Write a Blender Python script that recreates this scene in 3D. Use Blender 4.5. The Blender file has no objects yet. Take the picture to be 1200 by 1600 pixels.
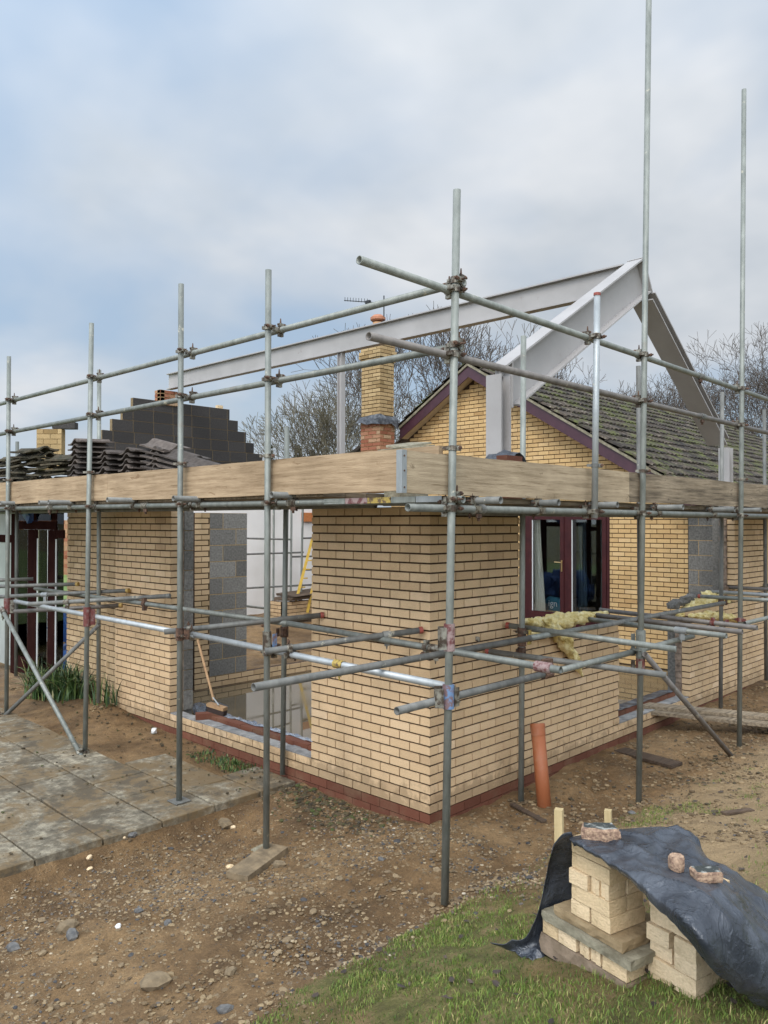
import bpy, math, random
import numpy as np
from mathutils import Vector, Matrix
random.seed(7); rng = np.random.default_rng(7)
R = math.radians
sc = bpy.context.scene
col = sc.collection

# ------------------------------------------------------------------ camera
cd = bpy.data.cameras.new('camera'); cam = bpy.data.objects.new('camera', cd); col.objects.link(cam)
cd.sensor_fit = 'VERTICAL'; cd.sensor_height = 36.0; cd.sensor_width = 27.0
cd.lens = 27.885; cd.clip_start = 0.05; cd.clip_end = 3000
cam.matrix_world = Matrix(((0.694739, -0.010323, -0.719188, -4.8603), (-0.71926, -0.007647, -0.694699, -4.1792),
                           (0.001671, 0.999917, -0.012738, 2.3506), (0, 0, 0, 1)))
sc.camera = cam
# ------------------------------------------------------------------ sky and light
SUN = Vector((-0.66, -0.30, 0.80)).normalized()
sun_el = math.asin(SUN.z); sun_az = math.atan2(SUN.x, SUN.y)
w = bpy.data.worlds.new('World'); sc.world = w; w.use_nodes = True
nt = w.node_tree; nt.nodes.clear(); N = nt.nodes.new; K = nt.links.new
def vmath(op, a, b=None, tree=None):
    n = N('ShaderNodeVectorMath'); n.operation = op
    K(a, n.inputs[0])
    if b is not None:
        if isinstance(b, (tuple, list, Vector)): n.inputs[1].default_value = b
        else: K(b, n.inputs[1])
    return n
def fmath(op, a, b, clamp=False):
    n = N('ShaderNodeMath'); n.operation = op; n.use_clamp = clamp
    for i, v in enumerate((a, b)):
        if isinstance(v, (int, float)): n.inputs[i].default_value = v
        else: K(v, n.inputs[i])
    return n.outputs[0]
out = N('ShaderNodeOutputWorld'); bg = N('ShaderNodeBackground'); K(bg.outputs[0], out.inputs[0])
sky = N('ShaderNodeTexSky'); sky.sky_type = 'NISHITA'; sky.sun_disc = False
sky.sun_elevation = sun_el; sky.sun_rotation = sun_az; sky.air_density = 1.0; sky.dust_density = 1.5
tc = N('ShaderNodeTexCoord'); gen = tc.outputs['Generated']
sep = N('ShaderNodeSeparateXYZ'); K(gen, sep.inputs[0])
den = fmath('ADD', fmath('MAXIMUM', sep.outputs[2], 0.0), 0.32)
cmb = N('ShaderNodeCombineXYZ')
K(fmath('DIVIDE', sep.outputs[0], den), cmb.inputs[0]); K(fmath('DIVIDE', sep.outputs[1], den), cmb.inputs[1])
n1 = N('ShaderNodeTexNoise'); n1.inputs['Scale'].default_value = 1.35; n1.inputs['Detail'].default_value = 4.5
n1.inputs['Roughness'].default_value = 0.5; n1.inputs['Distortion'].default_value = 0.25
off = vmath('ADD', cmb.outputs[0], (3.7, 1.2, 0.0)); K(off.outputs[0], n1.inputs['Vector'])
n2 = N('ShaderNodeTexNoise'); n2.inputs['Scale'].default_value = 2.6; n2.inputs['Detail'].default_value = 4.0
off2 = vmath('ADD', cmb.outputs[0], (9.1, 5.2, 0.0)); K(off2.outputs[0], n2.inputs['Vector'])
cr = N('ShaderNodeValToRGB'); cr.color_ramp.elements[0].position = 0.36; cr.color_ramp.elements[1].position = 0.60
K(n1.outputs['Fac'], cr.inputs[0])
cc = N('ShaderNodeValToRGB')   # grey cloud undersides to pale tops
cc.color_ramp.elements[0].position = 0.33; cc.color_ramp.elements[0].color = (5.7, 6.3, 7.0, 1)
cc.color_ramp.elements[1].position = 0.66; cc.color_ramp.elements[1].color = (7.9, 8.2, 8.6, 1)
K(n2.outputs['Fac'], cc.inputs[0])
blue = N('ShaderNodeMixRGB'); blue.inputs[0].default_value = 0.62
K(sky.outputs[0], blue.inputs[1]); blue.inputs[2].default_value = (5.6, 7.1, 8.9, 1)
mx = N('ShaderNodeMixRGB'); K(cr.outputs[0], mx.inputs[0]); K(blue.outputs[0], mx.inputs[1]); K(cc.outputs[0], mx.inputs[2])
dt = vmath('DOT_PRODUCT', gen, tuple(SUN))
g = fmath('POWER', fmath('MAXIMUM', fmath('ADD', fmath('MULTIPLY', dt.outputs['Value'], 0.6), 0.4), 0.0), 2.2)
gain = fmath('ADD', fmath('MULTIPLY', g, 3.1), 0.82)
fin = N('ShaderNodeMixRGB'); fin.blend_type = 'MULTIPLY'; fin.inputs[0].default_value = 1.0
K(mx.outputs[0], fin.inputs[1]); K(gain, fin.inputs[2]); K(fin.outputs[0], bg.inputs[0])
bg.inputs[1].default_value = 0.1
sd = bpy.data.lights.new('sun', 'SUN'); sd.energy = 1.5; sd.angle = R(22); sd.color = (1.0, 0.955, 0.89)
so = bpy.data.objects.new('sun', sd); col.objects.link(so); so.location = (-8, -4, 9)
so.rotation_euler = SUN.to_track_quat('Z', 'Y').to_euler()
sc.view_settings.view_transform = 'Standard'; sc.view_settings.look = 'None'
sc.view_settings.exposure = 0.10; sc.view_settings.gamma = 1.0
sc.render.engine = 'CYCLES'
try:
    sc.cycles.use_denoising = True; sc.cycles.max_bounces = 7; sc.cycles.transparent_max_bounces = 24
except Exception: pass

# ------------------------------------------------------------------ materials
MATS = {}
def ramp(nt, fac, stops):
    r = nt.nodes.new('ShaderNodeValToRGB'); e = r.color_ramp.elements
    while len(e) < len(stops): e.new(0.5)
    for i, (p, c) in enumerate(stops):
        e[i].position = p; e[i].color = (c[0], c[1], c[2], 1)
    nt.links.new(fac, r.inputs[0]); return r.outputs[0]
def noise(nt, vec, scale, detail=4, rough=0.55, dist=0.0):
    n = nt.nodes.new('ShaderNodeTexNoise'); n.inputs['Scale'].default_value = scale
    n.inputs['Detail'].default_value = detail; n.inputs['Roughness'].default_value = rough
    n.inputs['Distortion'].default_value = dist
    if vec is not None: nt.links.new(vec, n.inputs['Vector'])
    return n.outputs['Fac']
def mixc(nt, fac, a, b, mode='MIX'):
    m = nt.nodes.new('ShaderNodeMixRGB'); m.blend_type = mode
    for i, v in enumerate((fac, a, b)):
        if isinstance(v, (int, float)): m.inputs[i].default_value = v
        elif isinstance(v, (tuple, list)): m.inputs[i].default_value = (v[0], v[1], v[2], 1)
        else: nt.links.new(v, m.inputs[i])
    return m.outputs[0]
def mapping(nt, scale=(1, 1, 1), src='Object'):
    t = nt.nodes.new('ShaderNodeTexCoord'); m = nt.nodes.new('ShaderNodeMapping')
    m.inputs['Scale'].default_value = scale; nt.links.new(t.outputs[src], m.inputs['Vector'])
    return m.outputs[0]
def mat(name, rough=0.8, metal=0.0, bump=0.0, bscale=40, spec=0.5, fn=None, color=(0.5, 0.5, 0.5), bdetail=5, bstretch=(1, 1, 1), alpha=None):
    """fn(nt, vec, attr) returns a colour socket; attr is the per-face random value."""
    m = bpy.data.materials.new(name); m.use_nodes = True; nt = m.node_tree
    b = nt.nodes['Principled BSDF']; b.inputs['Roughness'].default_value = rough; b.inputs['Metallic'].default_value = metal
    b.inputs['Specular IOR Level'].default_value = spec
    vec = mapping(nt)
    at = nt.nodes.new('ShaderNodeAttribute'); at.attribute_name = 'rv'
    if fn is None: b.inputs['Base Color'].default_value = (*color, 1)
    else:
        c = fn(nt, vec, at)
        if isinstance(c, tuple): nt.links.new(c[1], b.inputs['Roughness']); c = c[0]
        nt.links.new(c, b.inputs['Base Color'])
    if bump:
        bn = nt.nodes.new('ShaderNodeBump'); bn.inputs['Strength'].default_value = bump; bn.inputs['Distance'].default_value = 0.01
        v = mapping(nt, bstretch); nt.links.new(noise(nt, v, bscale, bdetail, 0.6), bn.inputs['Height'])
        nt.links.new(bn.outputs[0], b.inputs['Normal'])
    MATS[name] = m; return m
def mul(nt, v, k):
    n = nt.nodes.new('ShaderNodeMath'); n.operation = 'MULTIPLY'; nt.links.new(v, n.inputs[0]); n.inputs[1].default_value = k; return n.outputs[0]
def two(a, b, scale=6, lo=0.35, hi=0.65, detail=5, stretch=(1, 1, 1), rv=0.0):
    def f(nt, vec, at):
        v = mapping(nt, stretch)
        c = ramp(nt, noise(nt, v, scale, detail), [(lo, a), (hi, b)])
        if rv: c = mixc(nt, 1.0, c, ramp(nt, at.outputs['Fac'], [(0, (1 - rv,) * 3), (1, (1 + rv,) * 3)]), 'MULTIPLY')
        return c
    return f
def brickf(stops, dirt=(0.20, 0.14, 0.08), damount=0.45, dscale=1.6, splash=False):
    def f(nt, vec, at):
        c = ramp(nt, at.outputs['Fac'], stops)
        fine = ramp(nt, noise(nt, vec, 90, 4, 0.7), [(0.25, (0.82, 0.80, 0.78)), (0.7, (1.08, 1.08, 1.08))])
        c = mixc(nt, 1.0, c, fine, 'MULTIPLY')
        d = ramp(nt, noise(nt, vec, dscale, 6, 0.62), [(0.48, (0, 0, 0)), (0.78, (1, 1, 1))])
        bw = nt.nodes.new('ShaderNodeRGBToBW'); nt.links.new(d, bw.inputs[0])
        c = mixc(nt, mul(nt, bw.outputs[0], damount), c, dirt)
        if not splash: return c
        sp = nt.nodes.new('ShaderNodeSeparateXYZ'); nt.links.new(vec, sp.inputs[0])
        h = nt.nodes.new('ShaderNodeMath'); h.operation = 'MULTIPLY_ADD'; nt.links.new(noise(nt, vec, 6, 7, 0.7), h.inputs[0]); h.inputs[1].default_value = -0.85; nt.links.new(sp.outputs[2], h.inputs[2])
        k = ramp(nt, h.outputs[0], [(0.0, (0.55, 0.55, 0.55)), (0.10, (0, 0, 0))]); b2 = nt.nodes.new('ShaderNodeRGBToBW'); nt.links.new(k, b2.inputs[0])
        return mixc(nt, b2.outputs[0], c, (0.23, 0.155, 0.085))
    return f
mat('buff_brick', 0.85, bump=0.35, bscale=120, bstretch=(1, 1, 2.5), spec=0.25, fn=brickf(
    [(0, (0.49, 0.338, 0.196)), (0.25, (0.575, 0.402, 0.232)), (0.5, (0.60, 0.424, 0.248)), (0.8, (0.62, 0.442, 0.264)), (1, (0.66, 0.482, 0.304))], splash=True))
mat('golden_brick', 0.85, bump=0.35, bscale=120, spec=0.25, fn=brickf(
    [(0, (0.42, 0.26, 0.11)), (0.3, (0.53, 0.345, 0.155)), (0.7, (0.58, 0.39, 0.18)), (1, (0.62, 0.43, 0.22))]))
mat('old_golden_brick', 0.9, bump=0.4, bscale=90, spec=0.2, fn=brickf(
    [(0, (0.26, 0.17, 0.075)), (0.4, (0.37, 0.255, 0.125)), (1, (0.46, 0.33, 0.17))], dirt=(0.12, 0.10, 0.05), damount=0.5, dscale=2.2))
mat('weathered_brick', 0.9, bump=0.4, bscale=90, spec=0.2, fn=brickf(
    [(0, (0.38, 0.26, 0.14)), (0.4, (0.47, 0.33, 0.19)), (1, (0.55, 0.40, 0.24))], dirt=(0.15, 0.13, 0.06), damount=0.6, dscale=1.6))
mat('mixed_red_brick', 0.9, bump=0.5, bscale=60, spec=0.2, fn=brickf(
    [(0, (0.22, 0.075, 0.04)), (0.4, (0.30, 0.12, 0.07)), (0.7, (0.36, 0.19, 0.11)), (1, (0.42, 0.29, 0.18))]))
mat('red_brick', 0.8, bump=0.3, bscale=90, spec=0.3, fn=brickf([(0, (0.105, 0.036, 0.020)), (1, (0.165, 0.060, 0.034))], damount=0.5, dscale=4))
mat('loose_brick', 0.9, bump=0.75, bscale=55, bdetail=8, bstretch=(1, 1, 2.2), spec=0.25, fn=brickf(
    [(0, (0.58, 0.43, 0.25)), (0.5, (0.68, 0.52, 0.32)), (1, (0.74, 0.58, 0.38))], dirt=(0.26, 0.18, 0.08), damount=0.6, dscale=7))
mat('mortar', 0.95, bump=0.5, bscale=80, fn=two((0.030, 0.015, 0.006), (0.070, 0.036, 0.015), 30))
mat('pale_mortar', 0.95, bump=0.3, bscale=80, fn=two((0.30, 0.20, 0.09), (0.40, 0.28, 0.14), 30))
mat('tan_mortar', 0.95, fn=two((0.15, 0.105, 0.05), (0.22, 0.155, 0.08), 30))
mat('dense_block', 0.9, bump=0.5, bscale=150, fn=two((0.024, 0.021, 0.019), (0.045, 0.040, 0.036), 40, rv=0.35))
mat('grey_block', 0.92, bump=0.7, bscale=110, fn=two((0.095, 0.088, 0.076), (0.20, 0.187, 0.164), 35, 0.3, 0.7, 8, rv=0.35))
mat('cavity', 0.95, bump=0.9, bscale=14, fn=two((0.10, 0.07, 0.05), (0.30, 0.22, 0.16), 12))
def galv(a=(0.13, 0.138, 0.120), b=(0.25, 0.258, 0.228), spots=(0.46, 0.42, 0.32), sp=0.635):
    def f(nt, vec, at):
        c = ramp(nt, noise(nt, mapping(nt, (1, 1, 0.35)), 14, 6, 0.65), [(0.3, a), (0.7, b)])
        c = mixc(nt, 1.0, c, ramp(nt, at.outputs['Fac'], [(0, (0.78, 0.78, 0.78)), (1, (1.18, 1.18, 1.18))]), 'MULTIPLY')
        s = ramp(nt, noise(nt, vec, 9, 7, 0.7), [(sp, (0, 0, 0)), (sp + 0.05, (1, 1, 1))])
        bw = nt.nodes.new('ShaderNodeRGBToBW'); nt.links.new(s, bw.inputs[0])
        c = mixc(nt, mul(nt, bw.outputs[0], 0.8), c, spots)
        r = ramp(nt, noise(nt, vec, 3.1, 6, 0.7), [(0.62, (0, 0, 0)), (0.74, (1, 1, 1))])
        bw2 = nt.nodes.new('ShaderNodeRGBToBW'); nt.links.new(r, bw2.inputs[0])
        return mixc(nt, mul(nt, bw2.outputs[0], 0.45), c, (0.17, 0.12, 0.085))
    return f
mat('galvanised', 0.55, metal=0.30, bump=0.12, bscale=60, fn=galv())
mat('bright_galvanised', 0.45, metal=0.35, bump=0.12, bscale=60, fn=galv((0.26, 0.275, 0.275), (0.38, 0.395, 0.39)))
mat('dull_tube', 0.65, metal=0.2, bump=0.15, bscale=60, fn=galv((0.10, 0.10, 0.09), (0.20, 0.195, 0.175)))
mat('reddish_tube', 0.6, metal=0.3, bump=0.15, bscale=60, fn=galv((0.115, 0.102, 0.090), (0.20, 0.178, 0.158)))
mat('rust', 0.85, metal=0.1, bump=0.5, bscale=90, fn=two((0.045, 0.026, 0.018), (0.14, 0.075, 0.045), 30))
mat('fitting', 0.5, metal=0.6, bump=0.4, bscale=80, fn=two((0.07, 0.05, 0.035), (0.28, 0.26, 0.21), 22, 0.42, 0.6))
mat('red_paint', 0.6, bump=0.4, bscale=70, fn=two((0.12, 0.026, 0.02), (0.17, 0.115, 0.10), 25, 0.48, 0.66))
mat('pink_paint', 0.5, bump=0.3, bscale=70, fn=two((0.27, 0.19, 0.175), (0.12, 0.035, 0.033), 28, 0.46, 0.6))
mat('blue_paint', 0.5, bump=0.4, bscale=70, fn=two((0.12, 0.20, 0.33), (0.16, 0.10, 0.10), 30, 0.46, 0.56))
mat('yellow_paint', 0.6, bump=0.4, bscale=70, fn=two((0.38, 0.27, 0.06), (0.10, 0.06, 0.03), 40, 0.45, 0.6))
mat('cap_red', 0.6, color=(0.45, 0.05, 0.02), fn=two((0.30, 0.045, 0.028), (0.20, 0.06, 0.04), 30))
mat('cap_yellow', 0.7, fn=two((0.42, 0.29, 0.08), (0.26, 0.15, 0.05), 30))
def wood(a, b, knots, scale=1.0, along=0):
    def f(nt, vec, at):
        st = [14, 14, 14]; st[along] = 0.8
        v = mapping(nt, tuple(st))
        c = ramp(nt, noise(nt, v, 2.6 * scale, 7, 0.66, 0.15), [(0.32, a), (0.62, b)])
        c = mixc(nt, 1.0, c, ramp(nt, at.outputs['Fac'], [(0, (0.85,) * 3), (1, (1.15,) * 3)]), 'MULTIPLY')
        st3 = [60, 60, 60]; st3[along] = 2.5
        c = mixc(nt, 1.0, c, ramp(nt, noise(nt, mapping(nt, tuple(st3)), 1.5, 4, 0.6), [(0.30, (0.62, 0.58, 0.54)), (0.42, (1, 1, 1))]), 'MULTIPLY')
        c = mixc(nt, 0.6, c, ramp(nt, noise(nt, vec, 1.7, 5, 0.6), [(0.35, (0.72, 0.70, 0.68)), (0.65, (1.15, 1.15, 1.15))]), 'MULTIPLY')
        st2 = [4.5, 4.5, 4.5]; st2[along] = 1.6
        k = ramp(nt, noise(nt, mapping(nt, tuple(st2)), 2.4, 5, 0.7, 0.9), [(0.63, (0, 0, 0)), (0.69, (1, 1, 1))])
        bw = nt.nodes.new('ShaderNodeRGBToBW'); nt.links.new(k, bw.inputs[0])
        return mixc(nt, mul(nt, bw.outputs[0], 0.65), c, knots)
    return f
mat('pine_board', 0.85, bump=0.35, bscale=30, bstretch=(8, 0.6, 8), spec=0.2, fn=wood((0.25, 0.172, 0.10), (0.42, 0.305, 0.19), (0.17, 0.10, 0.05), along=1))
mat('pine_board_across', 0.85, bump=0.35, bscale=30, bstretch=(0.6, 8, 8), spec=0.2, fn=wood((0.25, 0.19, 0.12), (0.42, 0.33, 0.22), (0.14, 0.10, 0.06), along=0))
mat('weathered_board', 0.9, bump=0.5, bscale=30, bstretch=(0.6, 8, 8), spec=0.2, fn=wood((0.09, 0.07, 0.048), (0.28, 0.22, 0.15), (0.05, 0.04, 0.03), along=0))
mat('dark_board', 0.9, bump=0.5, bscale=30, bstretch=(0.6, 8, 8), spec=0.3, fn=wood((0.05, 0.035, 0.025), (0.11, 0.075, 0.05), (0.03, 0.02, 0.015), along=0))
mat('peg_wood', 0.85, bump=0.3, bscale=40, fn=wood((0.42, 0.32, 0.16), (0.52, 0.41, 0.22), (0.25, 0.17, 0.08), along=2))
mat('primer_steel', 0.55, metal=0.0, bump=0.05, bscale=20, fn=lambda nt, vec, at: mixc(nt, ramp(nt, noise(nt, vec, 5, 8, 0.75), [(0.60, (0, 0, 0)), (0.72, (0.55, 0.55, 0.55))]), ramp(nt, noise(nt, vec, 1.6, 5), [(0.35, (0.29, 0.272, 0.258)), (0.65, (0.345, 0.325, 0.31))]), (0.20, 0.17, 0.15)))
mat('shaded_primer_steel', 0.55, bump=0.05, bscale=20, fn=two((0.27, 0.25, 0.235), (0.32, 0.30, 0.285), 2.5))  # right rafter's brownish primer, darkened so its underside shade is in the colour
mat('dark_edge_steel', 0.7, fn=two((0.12, 0.08, 0.07), (0.2, 0.16, 0.15), 12))
mat('roof_tile', 0.92, bump=0.9, bscale=45, bdetail=8, fn=lambda nt, vec, at: mixc(nt, ramp(nt, noise(nt, vec, 2.4, 8, 0.72), [(0.50, (0, 0, 0)), (0.60, (0.9, 0.9, 0.9))]),
    mixc(nt, 1.0, ramp(nt, noise(nt, vec, 8, 9, 0.8), [(0.41, (0.015, 0.011, 0.008)), (0.55, (0.055, 0.040, 0.027)), (0.70, (0.24, 0.215, 0.17))]), ramp(nt, at.outputs['Fac'], [(0, (0.5,) * 3), (1, (1.5,) * 3)]), 'MULTIPLY'), mixc(nt, noise(nt, vec, 30, 4), (0.02, 0.02, 0.008), (0.13, 0.145, 0.03))))
mat('stacked_tile', 0.9, bump=0.5, bscale=60, fn=two((0.045, 0.034, 0.027), (0.135, 0.108, 0.09), 15, 0.3, 0.75, 7, rv=0.35))
mat('mossy_tile', 0.95, bump=0.9, bscale=40, fn=two((0.03, 0.028, 0.012), (0.085, 0.065, 0.04), 12, 0.35, 0.65, 7, rv=0.3))
mat('bargeboard_paint', 0.45, fn=two((0.045, 0.014, 0.022), (0.06, 0.02, 0.03), 8))
mat('soffit_paint', 0.6, fn=two((0.42, 0.34, 0.24), (0.48, 0.40, 0.29), 8))
mat('mahogany_frame', 0.5, spec=0.25, fn=two((0.034, 0.007, 0.008), (0.05, 0.011, 0.011), 6))
mat('brown_frame', 0.7, spec=0.0, fn=two((0.022, 0.009, 0.008), (0.032, 0.013, 0.011), 6))
mat('white_plastic', 0.5, fn=two((0.66, 0.66, 0.63), (0.72, 0.72, 0.70), 8))
mat('render_wall', 0.9, bump=0.1, bscale=20, fn=two((0.70, 0.66, 0.61), (0.80, 0.76, 0.71), 1.2))
mat('orange_brick', 0.9, fn=two((0.42, 0.14, 0.04), (0.5, 0.18, 0.06), 20))
mat('clay_pipe', 0.6, bump=0.15, bscale=40, fn=lambda nt, vec, at: mixc(nt, ramp(nt, noise(nt, vec, 7, 7, 0.7), [(0.5, (0, 0, 0)), (0.75, (0.6, 0.6, 0.6))]), (0.30, 0.092, 0.032), (0.32, 0.19, 0.115)))
mat('terracotta', 0.7, fn=two((0.33, 0.13, 0.07), (0.40, 0.17, 0.09), 9))
mat('clay_pot', 0.7, fn=two((0.48, 0.26, 0.12), (0.55, 0.32, 0.16), 9))
mat('black_metal', 0.5, metal=0.5, color=(0.03, 0.03, 0.03))
mat('lead', 0.5, bump=0.5, bscale=15, fn=two((0.03, 0.033, 0.04), (0.13, 0.14, 0.15), 9, 0.45, 0.7))
mat('slab', 0.9, bump=0.5, bscale=45, bdetail=8, spec=0.3, fn=lambda nt, vec, at: mixc(nt, ramp(nt, noise(nt, vec, 3.2, 8, 0.72), [(0.52, (0, 0, 0)), (0.60, (0.85, 0.85, 0.85))]),
    mixc(nt, ramp(nt, noise(nt, vec, 1.7, 9, 0.75, 0.5), [(0.45, (0, 0, 0)), (0.56, (0.9, 0.9, 0.9))]),
         mixc(nt, 1.0, ramp(nt, noise(nt, vec, 11, 9, 0.75), [(0.36, (0.085, 0.073, 0.052)), (0.50, (0.178, 0.152, 0.108)), (0.66, (0.37, 0.325, 0.235))]), ramp(nt, at.outputs['Fac'], [(0, (0.85,) * 3), (1, (1.15,) * 3)]), 'MULTIPLY'), (0.155, 0.105, 0.052)), (0.085, 0.069, 0.047)))
mat('weathered_slab', 0.92, bump=0.9, bscale=40, bdetail=8, fn=two((0.13, 0.11, 0.07), (0.30, 0.27, 0.19), 14, 0.3, 0.7, 8))
mat('brown_slab', 0.92, bump=0.9, bscale=30, bdetail=8, fn=two((0.17, 0.115, 0.055), (0.34, 0.25, 0.14), 10, 0.3, 0.7, 8))
mat('earthy_slab', 0.95, bump=0.9, bscale=30, bdetail=8, fn=two((0.12, 0.085, 0.05), (0.27, 0.20, 0.14), 12, 0.3, 0.7, 8))
mat('damp_concrete', 0.12, spec=0.6, fn=lambda nt, vec, at: (ramp(nt, noise(nt, vec, 1.3, 6), [(0.35, (0.10, 0.075, 0.045)), (0.7, (0.15, 0.115, 0.07))]),
    ramp(nt, noise(nt, vec, 0.55, 3), [(0.5, (0.02,) * 3), (0.62, (0.10,) * 3)])))
mat('insulation', 0.95, bump=1.0, bscale=90, bdetail=9, spec=0.1, fn=lambda nt, vec, at: ramp(nt, noise(nt, vec, 11, 8, 0.7), [(0.34, (0.34, 0.23, 0.06)), (0.44, (0.68, 0.53, 0.21)), (0.62, (0.85, 0.74, 0.42))]))
mat('black_polythene', 0.30, bump=0.7, bscale=22, bdetail=6, spec=0.6, fn=lambda nt, vec, at: (ramp(nt, noise(nt, vec, 4.5, 8, 0.72), [(0.42, (0.022, 0.026, 0.034)), (0.66, (0.065, 0.072, 0.085))]),
    ramp(nt, noise(nt, vec, 6, 6, 0.6), [(0.35, (0.16,) * 3), (0.65, (0.42,) * 3)])))
mat('silver_membrane', 0.25, metal=0.8, bump=0.8, bscale=30, fn=two((0.35, 0.38, 0.45), (0.6, 0.62, 0.66), 12))
mat('grey_mortar_bed', 0.9, bump=0.7, bscale=40, fn=two((0.16, 0.155, 0.15), (0.30, 0.29, 0.27), 9))
mat('blue_sheet', 0.5, bump=0.8, bscale=9, fn=two((0.02, 0.06, 0.20), (0.05, 0.14, 0.38), 5))
mat('bag_blue', 0.6, bump=0.3, bscale=20, color=(0.03, 0.15, 0.22))
mat('lettering', 0.6, color=(0.75, 0.78, 0.8))
mat('curtain', 0.9, fn=two((0.70, 0.68, 0.58), (0.85, 0.83, 0.73), 6, stretch=(1, 14, 0.3)))
mat('curtain_dark', 0.9, fn=two((0.04, 0.07, 0.085), (0.075, 0.11, 0.13), 6, stretch=(1, 14, 0.3)))
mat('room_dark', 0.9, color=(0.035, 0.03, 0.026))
mat('brass', 0.3, metal=0.9, color=(0.6, 0.42, 0.2))
mat('yellow_rail', 0.6, fn=two((0.52, 0.32, 0.04), (0.60, 0.40, 0.07), 12))
mat('bristle', 0.9, bump=0.8, bscale=120, color=(0.03, 0.016, 0.012))
mat('broom_wood', 0.7, fn=wood((0.26, 0.15, 0.07), (0.36, 0.22, 0.11), (0.2, 0.1, 0.05), along=2))
mat('twig', 0.9, fn=two((0.055, 0.045, 0.037), (0.10, 0.08, 0.062), 3))
mat('green_twig', 0.9, fn=two((0.075, 0.066, 0.042), (0.125, 0.105, 0.065), 3))
mat('leaf_blade', 0.55, fn=lambda nt, vec, at: ramp(nt, at.outputs['Fac'], [(0, (0.012, 0.03, 0.008)), (0.5, (0.04, 0.085, 0.02)), (0.85, (0.12, 0.17, 0.04)), (1, (0.22, 0.2, 0.08))]))
mat('evergreen', 0.8, fn=lambda nt, vec, at: ramp(nt, at.outputs['Fac'], [(0, (0.008, 0.014, 0.006)), (1, (0.03, 0.045, 0.016))]))
mat('grass_blade', 0.75, fn=lambda nt, vec, at: ramp(nt, at.outputs['Fac'], [(0, (0.035, 0.06, 0.010)), (0.45, (0.085, 0.14, 0.020)), (0.82, (0.17, 0.215, 0.036)), (1, (0.36, 0.29, 0.12))]))
mat('pebble', 0.85, bump=0.5, bscale=60, fn=lambda nt, vec, at: ramp(nt, at.outputs['Fac'], [(0, (0.035, 0.032, 0.032)), (0.25, (0.09, 0.085, 0.08)), (0.45, (0.15, 0.105, 0.06)), (0.8, (0.25, 0.18, 0.10)), (0.97, (0.33, 0.25, 0.15)), (1, (0.50, 0.44, 0.34))]))
mat('clod', 0.95, bump=0.8, bscale=60, fn=lambda nt, vec, at: ramp(nt, at.outputs['Fac'], [(0, (0.03, 0.024, 0.012)), (0.6, (0.085, 0.06, 0.03)), (1, (0.05, 0.065, 0.014))]))
mat('earth_lump', 0.95, bump=0.9, bscale=50, fn=lambda nt, vec, at: ramp(nt, at.outputs['Fac'], [(0, (0.085, 0.055, 0.027)), (0.6, (0.185, 0.128, 0.067)), (1, (0.29, 0.21, 0.115))]))
mat('dead_leaf', 0.8, fn=lambda nt, vec, at: ramp(nt, at.outputs['Fac'], [(0, (0.03, 0.022, 0.018)), (1, (0.10, 0.07, 0.05))]))
mat('stone_brown', 0.9, bump=0.9, bscale=25, fn=two((0.13, 0.095, 0.055), (0.24, 0.175, 0.10), 14))
mat('stone_grey', 0.9, bump=0.9, bscale=25, fn=two((0.07, 0.07, 0.07), (0.18, 0.17, 0.155), 14))
mat('granite_pink', 0.8, bump=1.0, bscale=70, fn=two((0.20, 0.12, 0.08), (0.42, 0.28, 0.18), 60, 0.40, 0.62, 6))
mat('granite_top', 0.6, bump=0.9, bscale=60, fn=two((0.03, 0.034, 0.03), (0.40, 0.40, 0.36), 30, 0.48, 0.66, 8))
mat('lawn', 0.9, fn=two((0.10, 0.16, 0.035), (0.17, 0.22, 0.06), 1.3))
def creases(m):
    nt = m.node_tree; b = nt.nodes['Principled BSDF']; old = b.inputs['Normal'].links[0].from_socket
    a = ramp(nt, noise(nt, mapping(nt, (1.0, 1.6, 1.0)), 4.2, 3, 0.5, 0.8), [(0.455, (0, 0, 0)), (0.5, (1, 1, 1)), (0.51, (0, 0, 0))])
    c = ramp(nt, noise(nt, mapping(nt, (1.7, 1.0, 1.3)), 7.5, 3, 0.5, 1.0), [(0.47, (0, 0, 0)), (0.5, (0.7, 0.7, 0.7)), (0.515, (0, 0, 0))])
    bn = nt.nodes.new('ShaderNodeBump'); bn.inputs['Strength'].default_value = 0.28; bn.inputs['Distance'].default_value = 0.015
    nt.links.new(mixc(nt, 1.0, a, c, 'ADD'), bn.inputs['Height']); nt.links.new(old, bn.inputs['Normal']); nt.links.new(bn.outputs[0], b.inputs['Normal'])
creases(MATS['black_polythene'])
def glass(name, tint=(0.97, 0.98, 0.97), ior=1.6):
    m = bpy.data.materials.new(name); m.use_nodes = True; nt = m.node_tree; nt.nodes.clear()
    o = nt.nodes.new('ShaderNodeOutputMaterial'); mx = nt.nodes.new('ShaderNodeMixShader'); fr = nt.nodes.new('ShaderNodeFresnel')
    fr.inputs[0].default_value = ior
    t = nt.nodes.new('ShaderNodeBsdfTransparent'); t.inputs[0].default_value = (*tint, 1)
    g = nt.nodes.new('ShaderNodeBsdfGlossy'); g.inputs['Roughness'].default_value = 0.01
    nt.links.new(fr.outputs[0], mx.inputs[0]); nt.links.new(t.outputs[0], mx.inputs[1]); nt.links.new(g.outputs[0], mx.inputs[2])
    nt.links.new(mx.outputs[0], o.inputs[0]); MATS[name] = m
glass('window_glass'); glass('hazy_glass', (0.93, 0.96, 0.95), 1.2)
# hazy polycarbonate sheet
mat('milky_panel', 0.35, fn=two((0.30, 0.32, 0.30), (0.38, 0.40, 0.37), 3))

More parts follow.
